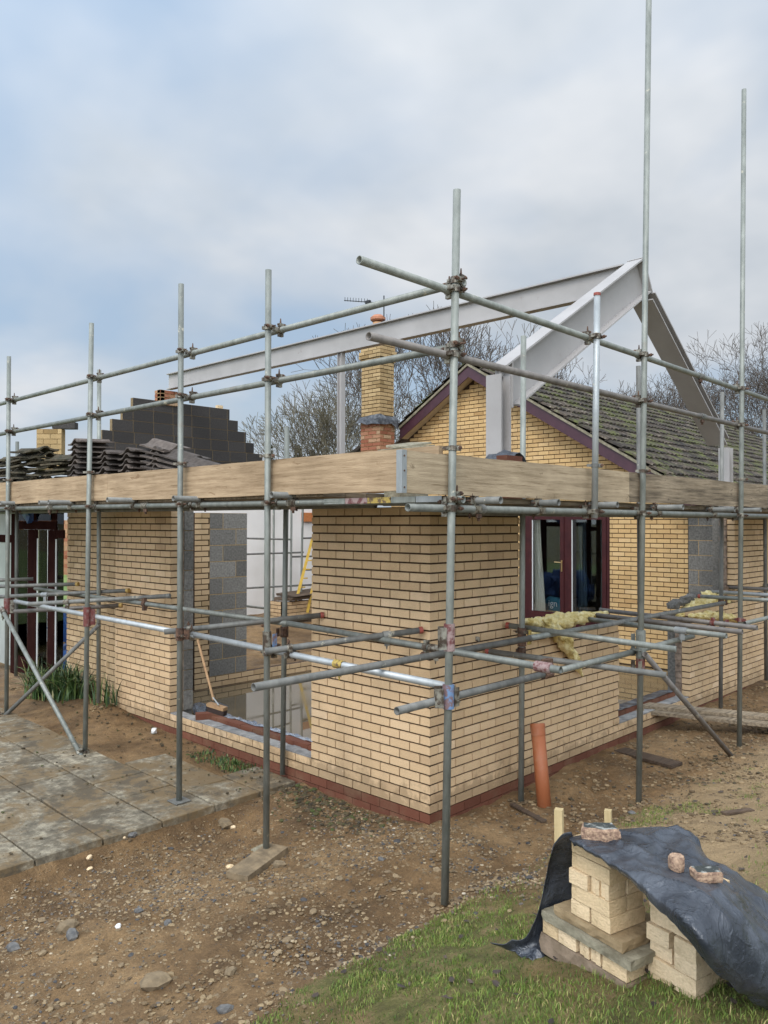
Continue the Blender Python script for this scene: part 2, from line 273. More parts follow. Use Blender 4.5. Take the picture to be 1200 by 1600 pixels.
# ------------------------------------------------------------------ mesh helpers
class MB:
    def __init__(s): s.v = []; s.f = []; s.m = []; s.c = []; s.n = 0
    def add(s, verts, faces, m=0, c=None):
        if c is None: c = random.random()
        b = s.n; s.v.extend([tuple(x) for x in verts]); s.n += len(verts)
        for f in faces: s.f.append(tuple(b + i for i in f)); s.m.append(m); s.c.append(c)
        return s
    def box(s, a, b, m=0, c=None, skip=()):
        x0, y0, z0 = a; x1, y1, z1 = b
        v = [(x0, y0, z0), (x1, y0, z0), (x1, y1, z0), (x0, y1, z0), (x0, y0, z1), (x1, y0, z1), (x1, y1, z1), (x0, y1, z1)]
        F = {'-z': (0, 3, 2, 1), '+z': (4, 5, 6, 7), '-y': (0, 1, 5, 4), '+x': (1, 2, 6, 5), '+y': (2, 3, 7, 6), '-x': (3, 0, 4, 7)}
        return s.add(v, [f for k, f in F.items() if k not in skip], m, c)
    def obox(s, o, ax, ay, az, m=0, c=None, jit=0.0):
        """box from corner o with edge vectors ax, ay, az"""
        o = Vector(o); ax = Vector(ax); ay = Vector(ay); az = Vector(az)
        v = [o, o + ax, o + ax + ay, o + ay, o + az, o + ax + az, o + ax + ay + az, o + ay + az]
        if jit: v = [p + Vector((random.uniform(-jit, jit), random.uniform(-jit, jit), random.uniform(-jit, jit))) for p in v]
        return s.add(v, [(0, 3, 2, 1), (4, 5, 6, 7), (0, 1, 5, 4), (1, 2, 6, 5), (2, 3, 7, 6), (3, 0, 4, 7)], m, c)
    def beam(s, p0, p1, w, h, up=(0, 0, 1), m=0, c=None):
        """bar of width w, height h between p0 and p1 (centre line)"""
        p0 = Vector(p0); p1 = Vector(p1); d = p1 - p0; u = Vector(up)
        sd = d.cross(u).normalized(); u = sd.cross(d).normalized()
        return s.obox(p0 - sd * w / 2 - u * h / 2, d, sd * w, u * h, m, c)
    def tube(s, p0, p1, r, n=16, m=0, hollow=0.0, r1=None, c=None, caps=True):
        p0 = Vector(p0); p1 = Vector(p1); d = (p1 - p0).normalized()
        a = d.orthogonal().normalized(); b = d.cross(a)
        if r1 is None: r1 = r
        c = random.random() if c is None else c
        ring = lambda p, rr: [p + (a * math.cos(2 * math.pi * i / n) + b * math.sin(2 * math.pi * i / n)) * rr for i in range(n)]
        V = ring(p0, r) + ring(p1, r1); F = [(i, (i + 1) % n, n + (i + 1) % n, n + i) for i in range(n)]
        if hollow:
            V += ring(p0, r * hollow) + ring(p1, r1 * hollow)
            for i in range(n):
                j = (i + 1) % n
                F += [(2 * n + j, 2 * n + i, 3 * n + i, 3 * n + j), (i, 2 * n + i, 2 * n + j, j), (n + j, 3 * n + j, 3 * n + i, n + i)]
        elif caps:
            F += [tuple(range(n))[::-1], tuple(range(n, 2 * n))]
        return s.add(V, F, m, c)
    def path(s, pts, rad, n=8, m=0, c=None):
        c = random.random() if c is None else c
        pts = [Vector(p) for p in pts]; V = []; F = []
        a = None
        for k, p in enumerate(pts):
            d = (pts[min(k + 1, len(pts) - 1)] - pts[max(k - 1, 0)]).normalized()
            a = d.orthogonal().normalized() if a is None else (a - d * a.dot(d)).normalized()
            b = d.cross(a); rr = rad[k] if isinstance(rad, (list, tuple)) else rad
            V += [p + (a * math.cos(2 * math.pi * i / n) + b * math.sin(2 * math.pi * i / n)) * rr for i in range(n)]
        for k in range(len(pts) - 1):
            F += [(k * n + i, k * n + (i + 1) % n, (k + 1) * n + (i + 1) % n, (k + 1) * n + i) for i in range(n)]
        F += [tuple(range(n))[::-1], tuple(range((len(pts) - 1) * n, len(pts) * n))]
        return s.add(V, F, m, c)
    def prism(s, prof, o, ax, ay, ext, m=0, c=None):
        """polygon prof (2-D) in plane (ax, ay) at o, extruded by ext"""
        o = Vector(o); ax = Vector(ax); ay = Vector(ay); e = Vector(ext); n = len(prof)
        A = [o + ax * p[0] + ay * p[1] for p in prof]; B = [p + e for p in A]
        return s.add(A + B, [tuple(range(n))[::-1], tuple(range(n, 2 * n))] + [(i, (i + 1) % n, n + (i + 1) % n, n + i) for i in range(n)], m, c)
    def stone(s, p, sx, sy, sz, m=0, c=None, rz=None, rough=0.22):
        """irregular faceted lump"""
        rz = random.uniform(0, 6.3) if rz is None else rz
        V = []; k = 6
        for j, (zz, rr) in enumerate(((-0.45, 0.72), (0.05, 1.0), (0.42, 0.72))):
            for i in range(k):
                t = 2 * math.pi * (i + 0.5 * j) / k; q = rr * (1 + random.uniform(-rough, rough))
                x, y = math.cos(t) * q * sx, math.sin(t) * q * sy
                V.append((p[0] + x * math.cos(rz) - y * math.sin(rz), p[1] + x * math.sin(rz) + y * math.cos(rz), p[2] + sz * (zz + random.uniform(-0.08, 0.08))))
        F = [tuple(range(k))[::-1], tuple(range(2 * k, 3 * k))]
        for j in (0, 1):
            for i in range(k):
                a, b = j * k + i, j * k + (i + 1) % k
                F += [(a, b, (j + 1) * k + i), (b, (j + 1) * k + (i + 1) % k, (j + 1) * k + i)]
        return s.add(V, F, m, c)
    def build(s, name, mats, parent=None, smooth=False, origin=None):
        if isinstance(mats, str): mats = [mats]
        v = np.array(s.v, dtype=np.float64) if s.v else np.zeros((0, 3))
        if parent is not None:
            # children keep vertices in their top-level thing's space
            q = parent
            while q.parent is not None: q = q.parent
            o = np.array(ORI[q.name])
        else:
            o = np.array(origin) if origin is not None else np.array([(v[:, 0].min() + v[:, 0].max()) / 2, (v[:, 1].min() + v[:, 1].max()) / 2, v[:, 2].min()])
        me = bpy.data.meshes.new(name); me.from_pydata((v - o).tolist(), [], s.f)
        for q in mats: me.materials.append(MATS[q])
        me.polygons.foreach_set('material_index', s.m)
        at = me.attributes.new('rv', 'FLOAT', 'FACE'); at.data.foreach_set('value', np.array(s.c, dtype=np.float32))
        if smooth: me.polygons.foreach_set('use_smooth', [True] * len(s.f))
        me.update()
        ob = bpy.data.objects.new(name, me); col.objects.link(ob)
        if parent is not None: ob.parent = parent
        else: ob.location = o; ORI[ob.name] = tuple(o)
        return ob
ORI = {}
def tag(o, label=None, cat=None, group=None, kind=None):
    if label: o['label'] = label
    if cat: o['category'] = cat
    if group: o['group'] = group
    if kind: o['kind'] = kind
    return o
def thing(name, loc, label, cat, group=None):
    o = bpy.data.objects.new(name, None); col.objects.link(o); o.location = loc; ORI[o.name] = tuple(loc)
    return tag(o, label, cat, group)
ORD = ['topmost', 'second', 'third', 'fourth', 'fifth', 'sixth', 'seventh', 'eighth', 'ninth', 'tenth', 'eleventh', 'twelfth']

# numpy value-noise for the terrain
_tab = rng.random((256, 256))
def vnoise(x, y):
    xi = np.floor(x).astype(int); yi = np.floor(y).astype(int); fx = x - xi; fy = y - yi
    fx = fx * fx * (3 - 2 * fx); fy = fy * fy * (3 - 2 * fy)
    g = lambda a, b: _tab[a & 255, b & 255]
    return (g(xi, yi) * (1 - fx) + g(xi + 1, yi) * fx) * (1 - fy) + (g(xi, yi + 1) * (1 - fx) + g(xi + 1, yi + 1) * fx) * fy
def fbm(x, y, s, o=5, g=0.5):
    a = 1.0; t = 0; n = 0
    for k in range(o):
        t = t + a * vnoise(x * s + 17.3 * k, y * s + 5.1 * k); n += a; a *= g; s *= 2.03
    return t / n - 0.5
def sstep(a, b, x):
    t = np.clip((x - a) / (b - a), 0, 1); return t * t * (3 - 2 * t)
def base_h(x, y):
    x = np.asarray(x, float); y = np.asarray(y, float)
    d = np.maximum(-0.75 - y, 0)                         # bank rises towards the viewer
    slope = 0.30 - 0.17 * sstep(0.0, 3.0, x)
    z = -0.075 + slope * d * sstep(0, 0.5, d) * np.exp(-0.06 * d)
    z = np.where(d > 3.5, np.minimum(z, 0.85), z)
    z = z - 0.18 * np.exp(-(((x + 1.4) / 1.5) ** 2 + ((y - 0.8) / 0.8) ** 2))   # hollow by the patio
    z = z - 0.13 * sstep(-1.8, -3.2, x) * sstep(-1.2, 0.0, y) * (1 - sstep(1.2, 2.2, y)) - 0.10 * sstep(0.7, 1.2, y) * (1 - sstep(1.55, 1.7, y)) * sstep(-0.5, -1.1, x)
    z = z + 0.07 * sstep(4.0, 7.0, x) * (1 - sstep(0.3, 0.8, y)) * sstep(-1.2, -0.4, y)
    z = z + 0.07 * np.exp(-(((x + 1.85) / 0.7) ** 2 + ((y + 2.3) / 0.6) ** 2))
    z = z + 0.09 * np.exp(-(((x + 0.15) / 0.35) ** 2 + ((y - 5.4) / 0.9) ** 2))  # flower bed
    return z
def ground_h(x, y):
    x = np.asarray(x, float); y = np.asarray(y, float)
    near = np.exp(-((x ** 2 + y ** 2) / 400))
    z = base_h(x, y) + near * (0.075 * fbm(x, y, 1.3) + 0.045 * fbm(x + 9, y, 8.0, 3) + 0.016 * (1 - sstep(-0.8, -1.3, y)) * np.abs(fbm(x, y + 4, 17.0, 2)))
    inside = sstep(0.05, 0.3, x) * sstep(0.05, 0.3, y) * (1 - sstep(8, 9, x)) * (1 - sstep(5.1, 5.4, y))
    z = z * (1 - inside) - 0.12 * inside
    patio = sstep(1.54, 1.68, y) * sstep(0.15, -0.05, x)
    bed = np.exp(-(((x + 0.15) / 0.4) ** 2 + ((y - 5.4) / 1.1) ** 2))
    z = np.where(patio > 0, z * (1 - patio) + patio * (-0.150 + 0.055 * sstep(2.95, 3.2, y) * sstep(-0.95, -0.85, x) + 0.16 * bed + 0.03 * fbm(x, y, 5)), z)
    return z
def grassm(x, y):
    x = np.asarray(x, float); y = np.asarray(y, float)
    e = -1.12 - 0.10 * np.clip(x + 1.6, -1.2, 0) * 0 + 0.16 * fbm(x * 1.0, y, 2.2) + 0.25 * fbm(x, y, 0.7)
    m = sstep(0.0, -0.12, y - e)
    patch = sstep(-0.10, 0.12, fbm(x + 3, y + 8, 2.6, 4))
    right = sstep(-1.5, -0.5, x) * sstep(-3.3, -2.3, y)
    return m * (1 - right * (1 - 0.38 * patch * sstep(-0.02, 0.14, fbm(x + 11, y - 4, 3.5, 4)))) * (0.55 + 0.45 * sstep(-0.22, 0.0, fbm(x + 30, y, 3.1, 4)))
# ------------------------------------------------------------------ ground
def axis(lo, hi, step, far):
    a = list(np.arange(lo, hi, step)); s = step
    p = hi
    while p < far: a.append(p); s *= 1.25; p += s
    a.append(far); s = step; p = lo - step; b = []
    while p > -far: b.append(p); s *= 1.25; p -= s
    b.append(-far); return np.array(sorted(b) + a)
gx = axis(-4.4, 7.0, 0.04, 900); gy = axis(-4.0, 6.0, 0.04, 900)
GX, GY = np.meshgrid(gx, gy, indexing='ij'); GZ = ground_h(GX, GY)
far = sstep(5.3, 9.5, GY) * sstep(0.5, 1.5, GX)
GZ = GZ + 0.12 * sstep(5.5, 5.8, GY) * sstep(0.5, 1.5, GX) + 0.22 * far
GZ = GZ + 0.03 * sstep(0.1, 0.5, -GY) * fbm(GX, GY, 4.0, 4) * np.exp(-((GX) ** 2 + GY ** 2) / 200)
me = bpy.data.meshes.new('ground'); nx, ny = len(gx), len(gy)
idx = np.arange(nx * ny).reshape(nx, ny)
F = np.stack([idx[:-1, :-1], idx[1:, :-1], idx[1:, 1:], idx[:-1, 1:]], -1).reshape(-1, 4)
me.vertices.add(nx * ny); me.vertices.foreach_set('co', np.stack([GX, GY, GZ], -1).reshape(-1))
me.loops.add(F.size); me.loops.foreach_set('vertex_index', F.reshape(-1))
me.polygons.add(len(F)); me.polygons.foreach_set('loop_start', np.arange(0, F.size, 4)); me.polygons.foreach_set('loop_total', np.full(len(F), 4))
me.update(calc_edges=True); me.polygons.foreach_set('use_smooth', [True] * len(F))
at = me.attributes.new('grass', 'FLOAT', 'POINT')
gm = grassm(GX, GY); rr = np.sqrt(GX ** 2 + GY ** 2)
gm = np.maximum(gm * (GY < 0), sstep(9, 12, rr) * (0.9)) * (1 - (GX > 0.5) * (GY > 0) * (GY < 11) * (GX < 30) * 1.0)
at.data.foreach_set('value', gm.reshape(-1).astype(np.float32))
at = me.attributes.new('sandy', 'FLOAT', 'POINT')
at.data.foreach_set('value', (sstep(-0.6, 0.8, GX + 0.3 * (-GY)) * sstep(-1.0, -1.5, GY + 0.5 * fbm(GX, GY, 1.1))).reshape(-1).astype(np.float32))
def groundmat():
    m = bpy.data.materials.new('earth'); m.use_nodes = True; nt = m.node_tree; b = nt.nodes['Principled BSDF']
    vec = mapping(nt)
    big = noise(nt, vec, 0.9, 6, 0.6, 0.4); mid = noise(nt, vec, 7, 8, 0.68); fine = noise(nt, vec, 55, 6, 0.7)
    c = ramp(nt, big, [(0.38, (0.115, 0.067, 0.029)), (0.50, (0.195, 0.117, 0.052)), (0.62, (0.265, 0.168, 0.080))])
    c = mixc(nt, 1.0, c, ramp(nt, mid, [(0.3, (0.62, 0.60, 0.58)), (0.55, (1.0, 1.0, 1.0)), (0.72, (1.25, 1.22, 1.18))]), 'MULTIPLY')
    c = mixc(nt, 1.0, c, ramp(nt, fine, [(0.3, (0.72, 0.72, 0.72)), (0.6, (1.08, 1.08, 1.08)), (0.75, (1.45, 1.4, 1.3))]), 'MULTIPLY')
    v = nt.nodes.new('ShaderNodeTexVoronoi'); v.inputs['Scale'].default_value = 75; nt.links.new(vec, v.inputs['Vector'])
    grit = ramp(nt, v.outputs['Distance'], [(0.20, (1, 1, 1)), (0.28, (0, 0, 0))])
    sel = ramp(nt, noise(nt, vec, 2.3, 5), [(0.46, (0, 0, 0)), (0.62, (1, 1, 1))])
    vb = nt.nodes.new('ShaderNodeRGBToBW'); nt.links.new(v.outputs['Color'], vb.inputs[0])
    pick = ramp(nt, vb.outputs[0], [(0.58, (0, 0, 0)), (0.62, (1, 1, 1))])
    f1 = mixc(nt, 1.0, grit, sel, 'MULTIPLY'); f1 = mixc(nt, 1.0, f1, pick, 'MULTIPLY')
    bw = nt.nodes.new('ShaderNodeRGBToBW'); nt.links.new(f1, bw.inputs[0])
    c = mixc(nt, mul(nt, bw.outputs[0], 0.8), c, (0.42, 0.33, 0.20))
    a2 = nt.nodes.new('ShaderNodeAttribute'); a2.attribute_name = 'sandy'
    c = mixc(nt, mul(nt, a2.outputs['Fac'], 0.75), c, mixc(nt, mid, (0.24, 0.165, 0.085), (0.44, 0.32, 0.18)))
    a = nt.nodes.new('ShaderNodeAttribute'); a.attribute_name = 'grass'
    gcol = ramp(nt, noise(nt, vec, 6, 7, 0.7), [(0.34, (0.065, 0.062, 0.020)), (0.50, (0.12, 0.115, 0.034)), (0.64, (0.21, 0.155, 0.07))])
    c = mixc(nt, mul(nt, a.outputs['Fac'], 0.92), c, gcol)
    nt.links.new(c, b.inputs['Base Color']); b.inputs['Roughness'].default_value = 0.85; b.inputs['Specular IOR Level'].default_value = 0.3
    wet = ramp(nt, noise(nt, vec, 1.6, 5), [(0.42, (0.48,) * 3), (0.60, (0.92,) * 3)]); nt.links.new(wet, b.inputs['Roughness'])
    bn = nt.nodes.new('ShaderNodeBump'); bn.inputs['Strength'].default_value = 1.0; bn.inputs['Distance'].default_value = 0.045
    nt.links.new(mixc(nt, 0.45, mid, fine), bn.inputs['Height']); nt.links.new(bn.outputs[0], b.inputs['Normal'])
    return m
me.materials.append(groundmat())
g = bpy.data.objects.new('ground', me); col.objects.link(g); tag(g, 'bare brown building-site earth rising to a grassy bank', 'ground', kind='structure')
def gz(x, y): return float(ground_h(np.array([x]), np.array([y]))[0])

lm = bpy.data.meshes.new('lawn'); lm.from_pydata([(-14, 11.5, 0.30), (7, 11.5, 0.42), (16, 60, 0.9), (-14, 60, 0.9)], [], [(0, 1, 2, 3)]); lm.materials.append(MATS['lawn'])
lo_ = bpy.data.objects.new('lawn', lm); col.objects.link(lo_); tag(lo_, 'green lawn beyond the glazed doors', 'lawn', kind='structure')
# ------------------------------------------------------------------ paved patio (one paving surface)
def patio_z(y): return -0.092 + 0.012 * (y - 1.64)
mb = MB(); xs = [-4.54, -4.02, -3.50, -2.98, -2.46, -1.94, -1.43, -0.92, -0.44, -0.02]
starts = [0.5, 0.62, 0.7, 0.55, 0.80, 0.57, 0.72, 0.50, 0.62]
for i in range(9):
    y0 = 1.64; first = True
    while y0 < 9.5:
        y1 = y0 + (starts[i] if first else random.choice((0.52, 0.52, 0.68, 0.60))); first = False
        if (i == 7 and y0 > 2.8) or (i == 8 and y0 > 2.2): break
        x0, x1 = xs[i] + 0.009, xs[i + 1] - 0.009; j = [random.uniform(-0.007, 0.007) for _ in range(4)]
        # bevelled slab
        z = [patio_z(y0) + j[0], patio_z(y0) + j[1], patio_z(y1) + j[2], patio_z(y1) + j[3]]
        P = [(x0, y0 + 0.006), (x1, y0 + 0.006), (x1, y1 - 0.006), (x0, y1 - 0.006)]; e = 0.007
        Q = [(x0 + e, y0 + 0.006 + e), (x1 - e, y0 + 0.006 + e), (x1 - e, y1 - 0.006 - e), (x0 + e, y1 - 0.006 - e)]
        V = [(P[k][0], P[k][1], z[k] - 0.095) for k in range(4)] + [(P[k][0], P[k][1], z[k] - e) for k in range(4)] + [(Q[k][0], Q[k][1], z[k]) for k in range(4)]
        Fc = [(8, 9, 10, 11)] + [(a, (a + 1) % 4, 4 + (a + 1) % 4, 4 + a) for a in range(4)] + [(4 + a, 4 + (a + 1) % 4, 8 + (a + 1) % 4, 8 + a) for a in range(4)]
        mb.add(V, Fc); y0 = y1
tag(mb.build('patio', 'slab', origin=(-2, 3, -0.2)), 'worn concrete slab patio along the left wall', 'patio', kind='structure')

# ------------------------------------------------------------------ brickwork
def run(mb, O, u, n, a, b, c0, c1, m=0, mm=1, bl=0.225, ch=0.0775, jt=0.0145, vj=0.0115, thick=0.1025, phase=0, ca=True, cb=True, ma=0.0, mbk=0.0,
        rec=0.014, clip=None, mortar=True, jit=0.0008, tone=None):
    O = Vector(O); u = Vector(u); n = Vector(n); Z = Vector((0, 0, 1))
    for i in range(c0, c1):
        hdr = (i + phase) % 2 == 1
        s = -(bl / 2 if hdr else 0.0) - 40 * bl if a < 0 else -(bl / 2 if hdr else 0.0)
        z0 = i * ch + jt / 2; z1 = (i + 1) * ch - jt / 2
        base = (bl / 2 - jt / 2) if hdr else (bl - jt / 2)
        k0 = math.floor((a - base) / bl)
        k = k0
        while True:
            s0 = base + k * bl; s1 = s0 + bl
            k += 1
            p0, p1 = max(s0 + vj / 2 + 0.001, a), min(s1 - vj / 2 + 0.001, b)
            if s0 > b: break
            if p1 - p0 < 0.018: continue
            if clip and clip((p0 + p1) / 2, z1, p0, p1): continue
            d = random.uniform(-jit, jit) if (p0 > a + 0.001 and p1 < b - 0.001) else 0.0
            D = rec + 0.004
            o = O + u * p0 + Z * z0 + n * d; L = p1 - p0; H = z1 - z0
            A = [o, o + u * L, o + u * L + Z * H, o + Z * H]; B = [q - n * D for q in A]
            fl = u.cross(Z).dot(n) > 0
            F = [(0, 1, 2, 3)]
            F += [(0, 4, 5, 1), (3, 2, 6, 7)]
            if not (abs(p0 - a) < 1e-6 and not ca): F.append((0, 3, 7, 4))
            if not (abs(p1 - b) < 1e-6 and not cb): F.append((1, 5, 6, 2))
            if not fl: F = [f[::-1] for f in F]
            cc = min(1, max(0, random.gauss(0.5, 0.22))) if tone is None else tone()
            mb.add(A + B, F, m, cc)
    if mortar:
        o = O + u * (a + ma) + Z * (c0 * ch) - n * rec; L = (b - mbk) - (a + ma); H = (c1 - c0) * ch - 0.003
        mb.obox(o, u * L, -n * (thick - rec), Z * H, mm)
X_, Y_, NX, NY = (1, 0, 0), (0, 1, 0), (-1, 0, 0), (0, -1, 0)
ext = thing('house_extension', (0, 0, -0.35), 'roofless buff brick extension with low sills and a sharp corner behind the scaffold', 'house extension')
BM = ['buff_brick', 'mortar']
mb = MB()   # left panel beside the corner
run(mb, (0, 0, 0), Y_, NX, 0, 1.4525, 2, 32, ca=False, ma=0.009)
mb.build('wall', BM, ext)
mb = MB()   # right panel beside the corner
run(mb, (0, 0, 0), X_, NY, 0, 1.262, 2, 32, phase=1, ca=False, ma=0.1025)
run(mb, (1.262, 0, 0), Y_, X_, 0, 0.1025, 16, 32, ca=False, mortar=False)
mb.build('wall', BM, ext)
mb = MB(); mb.box((0.18, 0.18, -0.3), (1.25, 0.30, 2.46), c=0.5); mb.box((0.18, 0.301, -0.3), (0.30, 1.45, 2.46), c=0.5)
mb.build('inner_leaf', 'grey_block', ext)
mb = MB()   # base courses under both openings
run(mb, (0, 0, 0), Y_, NX, 0, 5.23, 0, 2, ca=False, ma=0.009)
run(mb, (0, 0, 0), X_, NY, 0, 7.75, 0, 2, phase=1, ca=False, ma=0.1025)
mb.build('wall_base', BM, ext)
mb = MB()
run(mb, (0, 0, 0), Y_, NX, 0, 5.23, -4, 0, ca=False, ma=0.009, vj=0.006, jt=0.006)
run(mb, (0, 0, 0), X_, NY, 0, 7.75, -4, 0, phase=1, ca=False, ma=0.1025, vj=0.006, jt=0.006)
tag(mb.build('plinth', ['red_brick', 'mortar'], ext), 'dark red brick base course')
mb = MB()   # pier at the far end of the left wall, its jamb turned into the opening
run(mb, (0, 0, 0), Y_, NX, 3.922, 5.23, 2, 32, ca=False, ma=0.009)
run(mb, (0, 3.922, 0), X_, NY, 0, 0.1025, 2, 32, ca=False, ma=0.1025, mortar=False)
mb.box((0.10, 3.935, 0.156), (0.1805, 5.2, 2.46), 2)
mb.build('wall', BM + ['cavity'], ext)
mb = MB(); run(mb, (0.18, 3.922, 0.155), X_, NY, 0, 0.12, 0, 10, ch=0.2325, bl=0.45, thick=0.1, jt=0.01); mb.box((0.1815, 3.94, 0.0), (0.30, 5.2, 2.47), 0, 0.5)
mb.build('inner_leaf', ['grey_block', 'pale_mortar'], ext)
mb = MB()   # low wall right
run(mb, (0, 0, 0), X_, NY, 1.262, 3.164, 2, 16, phase=1, ca=False)
mb.box((1.27, 0.10, 0.156), (3.155, 0.30, 1.20), 1)
mb.build('low_wall', BM, ext)
mb = MB()   # far low wall with toothed jamb, and the tall piece after it
run(mb, (0, 0, 0), X_, NY, 5.007, 6.52, 2, 16, phase=1, ca=False, ma=0.1025)
run(mb, (5.007, 0, 0), Y_, NX, 0, 0.1025, 2, 16, ca=False, ma=0.009)
run(mb, (0, 0, 0), X_, NY, 6.52, 7.75, 2, 32, phase=1, ca=False, ma=0.1025)
run(mb, (6.52, 0, 0), Y_, NX, 0, 0.1025, 16, 32, ca=False, ma=0.009)
for zz in np.arange(0.16, 1.18, 0.075): mb.box((5.0 + random.uniform(-0.015, 0.02), 0.104, zz), (5.06, 0.185, zz + 0.07), 2)
for zz in np.arange(1.26, 2.4, 0.075): mb.box((6.50 + random.uniform(-0.03, 0.02), 0.104, zz), (6.62, 0.20, zz + 0.07), 2)
mb.build('low_wall', BM + ['cavity'], ext)
mb = MB(); mb.box((5.03, 0.186, 0.156), (7.7, 0.30, 1.2), 0, 0.3); mb.box((6.55, 0.205, 1.21), (7.7, 0.32, 2.46), 0, 0.3)
mb.build('inner_leaf', 'grey_block', ext)
# what lies on the left sill: mortar bed, red brick course, silver membrane
mb = MB()
for k in range(24):
    y0 = 1.46 + k * 0.1025; mb.box((0.004, y0, 0.150), (0.135 + random.uniform(-0.008, 0.008), y0 + 0.1025, 0.160 + random.uniform(0, 0.007)))
tag(mb.build('sill_bed', 'grey_mortar_bed', ext), 'grey mortar bed along the left sill')
mb = MB(); y = 1.46
while y < 3.3: mb.box((0.150, y, 0.02), (0.25, y + 0.213, 0.200 + random.uniform(-0.003, 0.003))); y += 0.22
mb.build('sill_course', 'red_brick', ext)
mb = MB(); n_ = 40; V = []; F = []
for i in range(n_ + 1):
    y = 1.46 + i * (3.45 - 1.46) / n_
    for j in range(6):
        V.append((0.235 + j * 0.024 + 0.012 * math.sin(i * 0.7 + j), y, 0.205 + 0.014 * math.sin(i * 1.3 + j * 1.9) * (1 if j else 0.2) - (0.05 if j > 3 else 0) + random.uniform(-0.004, 0.006)))
for i in range(n_):
    for j in range(5): a = i * 6 + j; F.append((a, a + 1, a + 7, a + 6))
mb.add(V, F, 0, 0.5)
tag(mb.build('sill_membrane', 'silver_membrane', ext, smooth=True), 'crumpled silver damp membrane')
mb = MB(); mb.box((3.18, 0.01, 0.15), (4.99, 0.14, 0.163)); mb.build('sill_bed', 'grey_mortar_bed', ext)
mb = MB(); x = 3.18
while x < 4.8: mb.box((x, 0.155, 0.02), (x + 0.213, 0.255, 0.213)); x += 0.22
mb.build('sill_course', 'red_brick', ext)
mb = MB(); mb.box((3.2, 0.09, 0.157), (4.99, 0.20, 0.16), 0); V = []; F = []
for i in range(21):
    for j in range(4): V.append((3.3 + i * 0.08, 0.16 + j * 0.05, 0.216 + random.uniform(0, 0.012)))
for i in range(20):
    for j in range(3): a = i * 4 + j; F.append((a, a + 1, a + 5, a + 4))
mb.add(V, F, 1, 0.5); mb.build('sill_membrane', ['grey_mortar_bed', 'lead'], ext)
# old wall across the inside: brick end, blocks and two low courses
mb = MB(); run(mb, (1.27, 5.4, 0), X_, NY, 0, 0.235, 0, 32); run(mb, (1.505, 5.4, 0), X_, NY, 0, 3.6, 0, 2, ca=False)
mb.build('wall', ['weathered_brick', 'mortar'], ext)
mb = MB(); run(mb, (1.51, 5.4, 0.155), X_, NY, 0, 0.64, 0, 10, ch=0.2325, bl=0.45, jt=0.012, vj=0.012, thick=0.12, rec=0.003)
mb.build('block_wall', ['grey_block', 'pale_mortar'], ext)
# side wall left of the pier (older, set back a little)
mb = MB(); run(mb, (0.035, 5.232, 0), Y_, NX, 0, 0.30, -1, 32); run(mb, (0.06, 5.533, 0), Y_, NX, 0, 1.22, -1, 32, phase=1, ca=False)
mb.build('wall', ['weathered_brick', 'mortar'], ext)

mb = MB(); mb.box((0.31, 0.31, -0.2), (7.44, 5.38, -0.01), c=0.5)
tag(mb.build('floor', 'damp_concrete'), 'wet concrete floor slab inside the extension', 'floor', kind='structure')

# ------------------------------------------------------------------ gabled bungalow behind
bun = thing('bungalow', (10, 5.3, -0.2), 'golden brick bungalow with a gable, mossy tiled roof and mahogany patio doors', 'house')
A0 = (7.200, 5.220, 5.351); A1 = (7.200, 1.602, 3.196); A2 = (7.200, 7.012, 4.275)
sR = (A0[2] - A1[2]) / (A0[1] - A1[1]); sL = (A0[2] - A2[2]) / (A2[1] - A0[1]); yA, zA = A0[1], A0[2]
def roofz(y): return zA - (sR * (yA - y) if y < yA else sL * (y - yA))
GW = 7.45
clipf = lambda s, z, p0, p1: z > min(roofz(p0), roofz(p1)) - 0.09
mb = MB(); GM = ['golden_brick', 'mortar']
run(mb, (GW, 0, 0), Y_, NX, 1.06, 7.5, 0, 7, mortar=False, ca=False)
run(mb, (GW, 0, 0), Y_, NX, 1.06, 2.40, 7, 33, mortar=False)
run(mb, (GW, 0, 0), Y_, NX, 4.22, 7.5, 7, 33, mortar=False)
run(mb, (GW, 0, 0), Y_, NX, 1.06, 7.5, 33, 72, mortar=False, clip=clipf)
prof = [(1.07, -0.2), (2.39, -0.2), (2.39, 2.54), (4.13, 2.54), (4.13, -0.2), (7.49, -0.2), (7.49, roofz(7.49) - 0.06), (yA, zA - 0.06), (1.07, roofz(1.07) - 0.06)]
# keep the polygon simple: three prisms that butt
mb.prism([(1.07, -0.2), (2.39, -0.2), (2.39, roofz(2.39) - 0.06), (1.07, roofz(1.07) - 0.06)], (GW + 0.009, 0, 0), Y_, (0, 0, 1), (0.25, 0, 0), 1)
mb.prism([(2.39, 2.54), (4.13, 2.54), (4.13, roofz(4.13) - 0.06), (2.39, roofz(2.39) - 0.06)], (GW + 0.009, 0, 0), Y_, (0, 0, 1), (0.25, 0, 0), 1)
mb.prism([(4.13, -0.2), (7.49, -0.2), (7.49, roofz(7.49) - 0.06), (yA, zA - 0.06), (4.13, roofz(4.13) - 0.06)], (GW + 0.009, 0, 0), Y_, (0, 0, 1), (0.25, 0, 0), 1)
mb.prism([(2.39, -0.2), (4.13, -0.2), (4.13, 0.54), (2.39, 0.54)], (GW + 0.009, 0, 0), Y_, (0, 0, 1), (0.25, 0, 0), 1)
mb.build('gable_wall', GM, bun)
mb = MB(); run(mb, (GW + 0.01, 0.45, -0.02), Y_, NX, 0, 0.605, 0, 12, ch=0.2325, bl=0.45, jt=0.012, vj=0.012, thick=0.14, rec=0.003)
mb.build('block_wall', ['grey_block', 'pale_mortar'], bun)
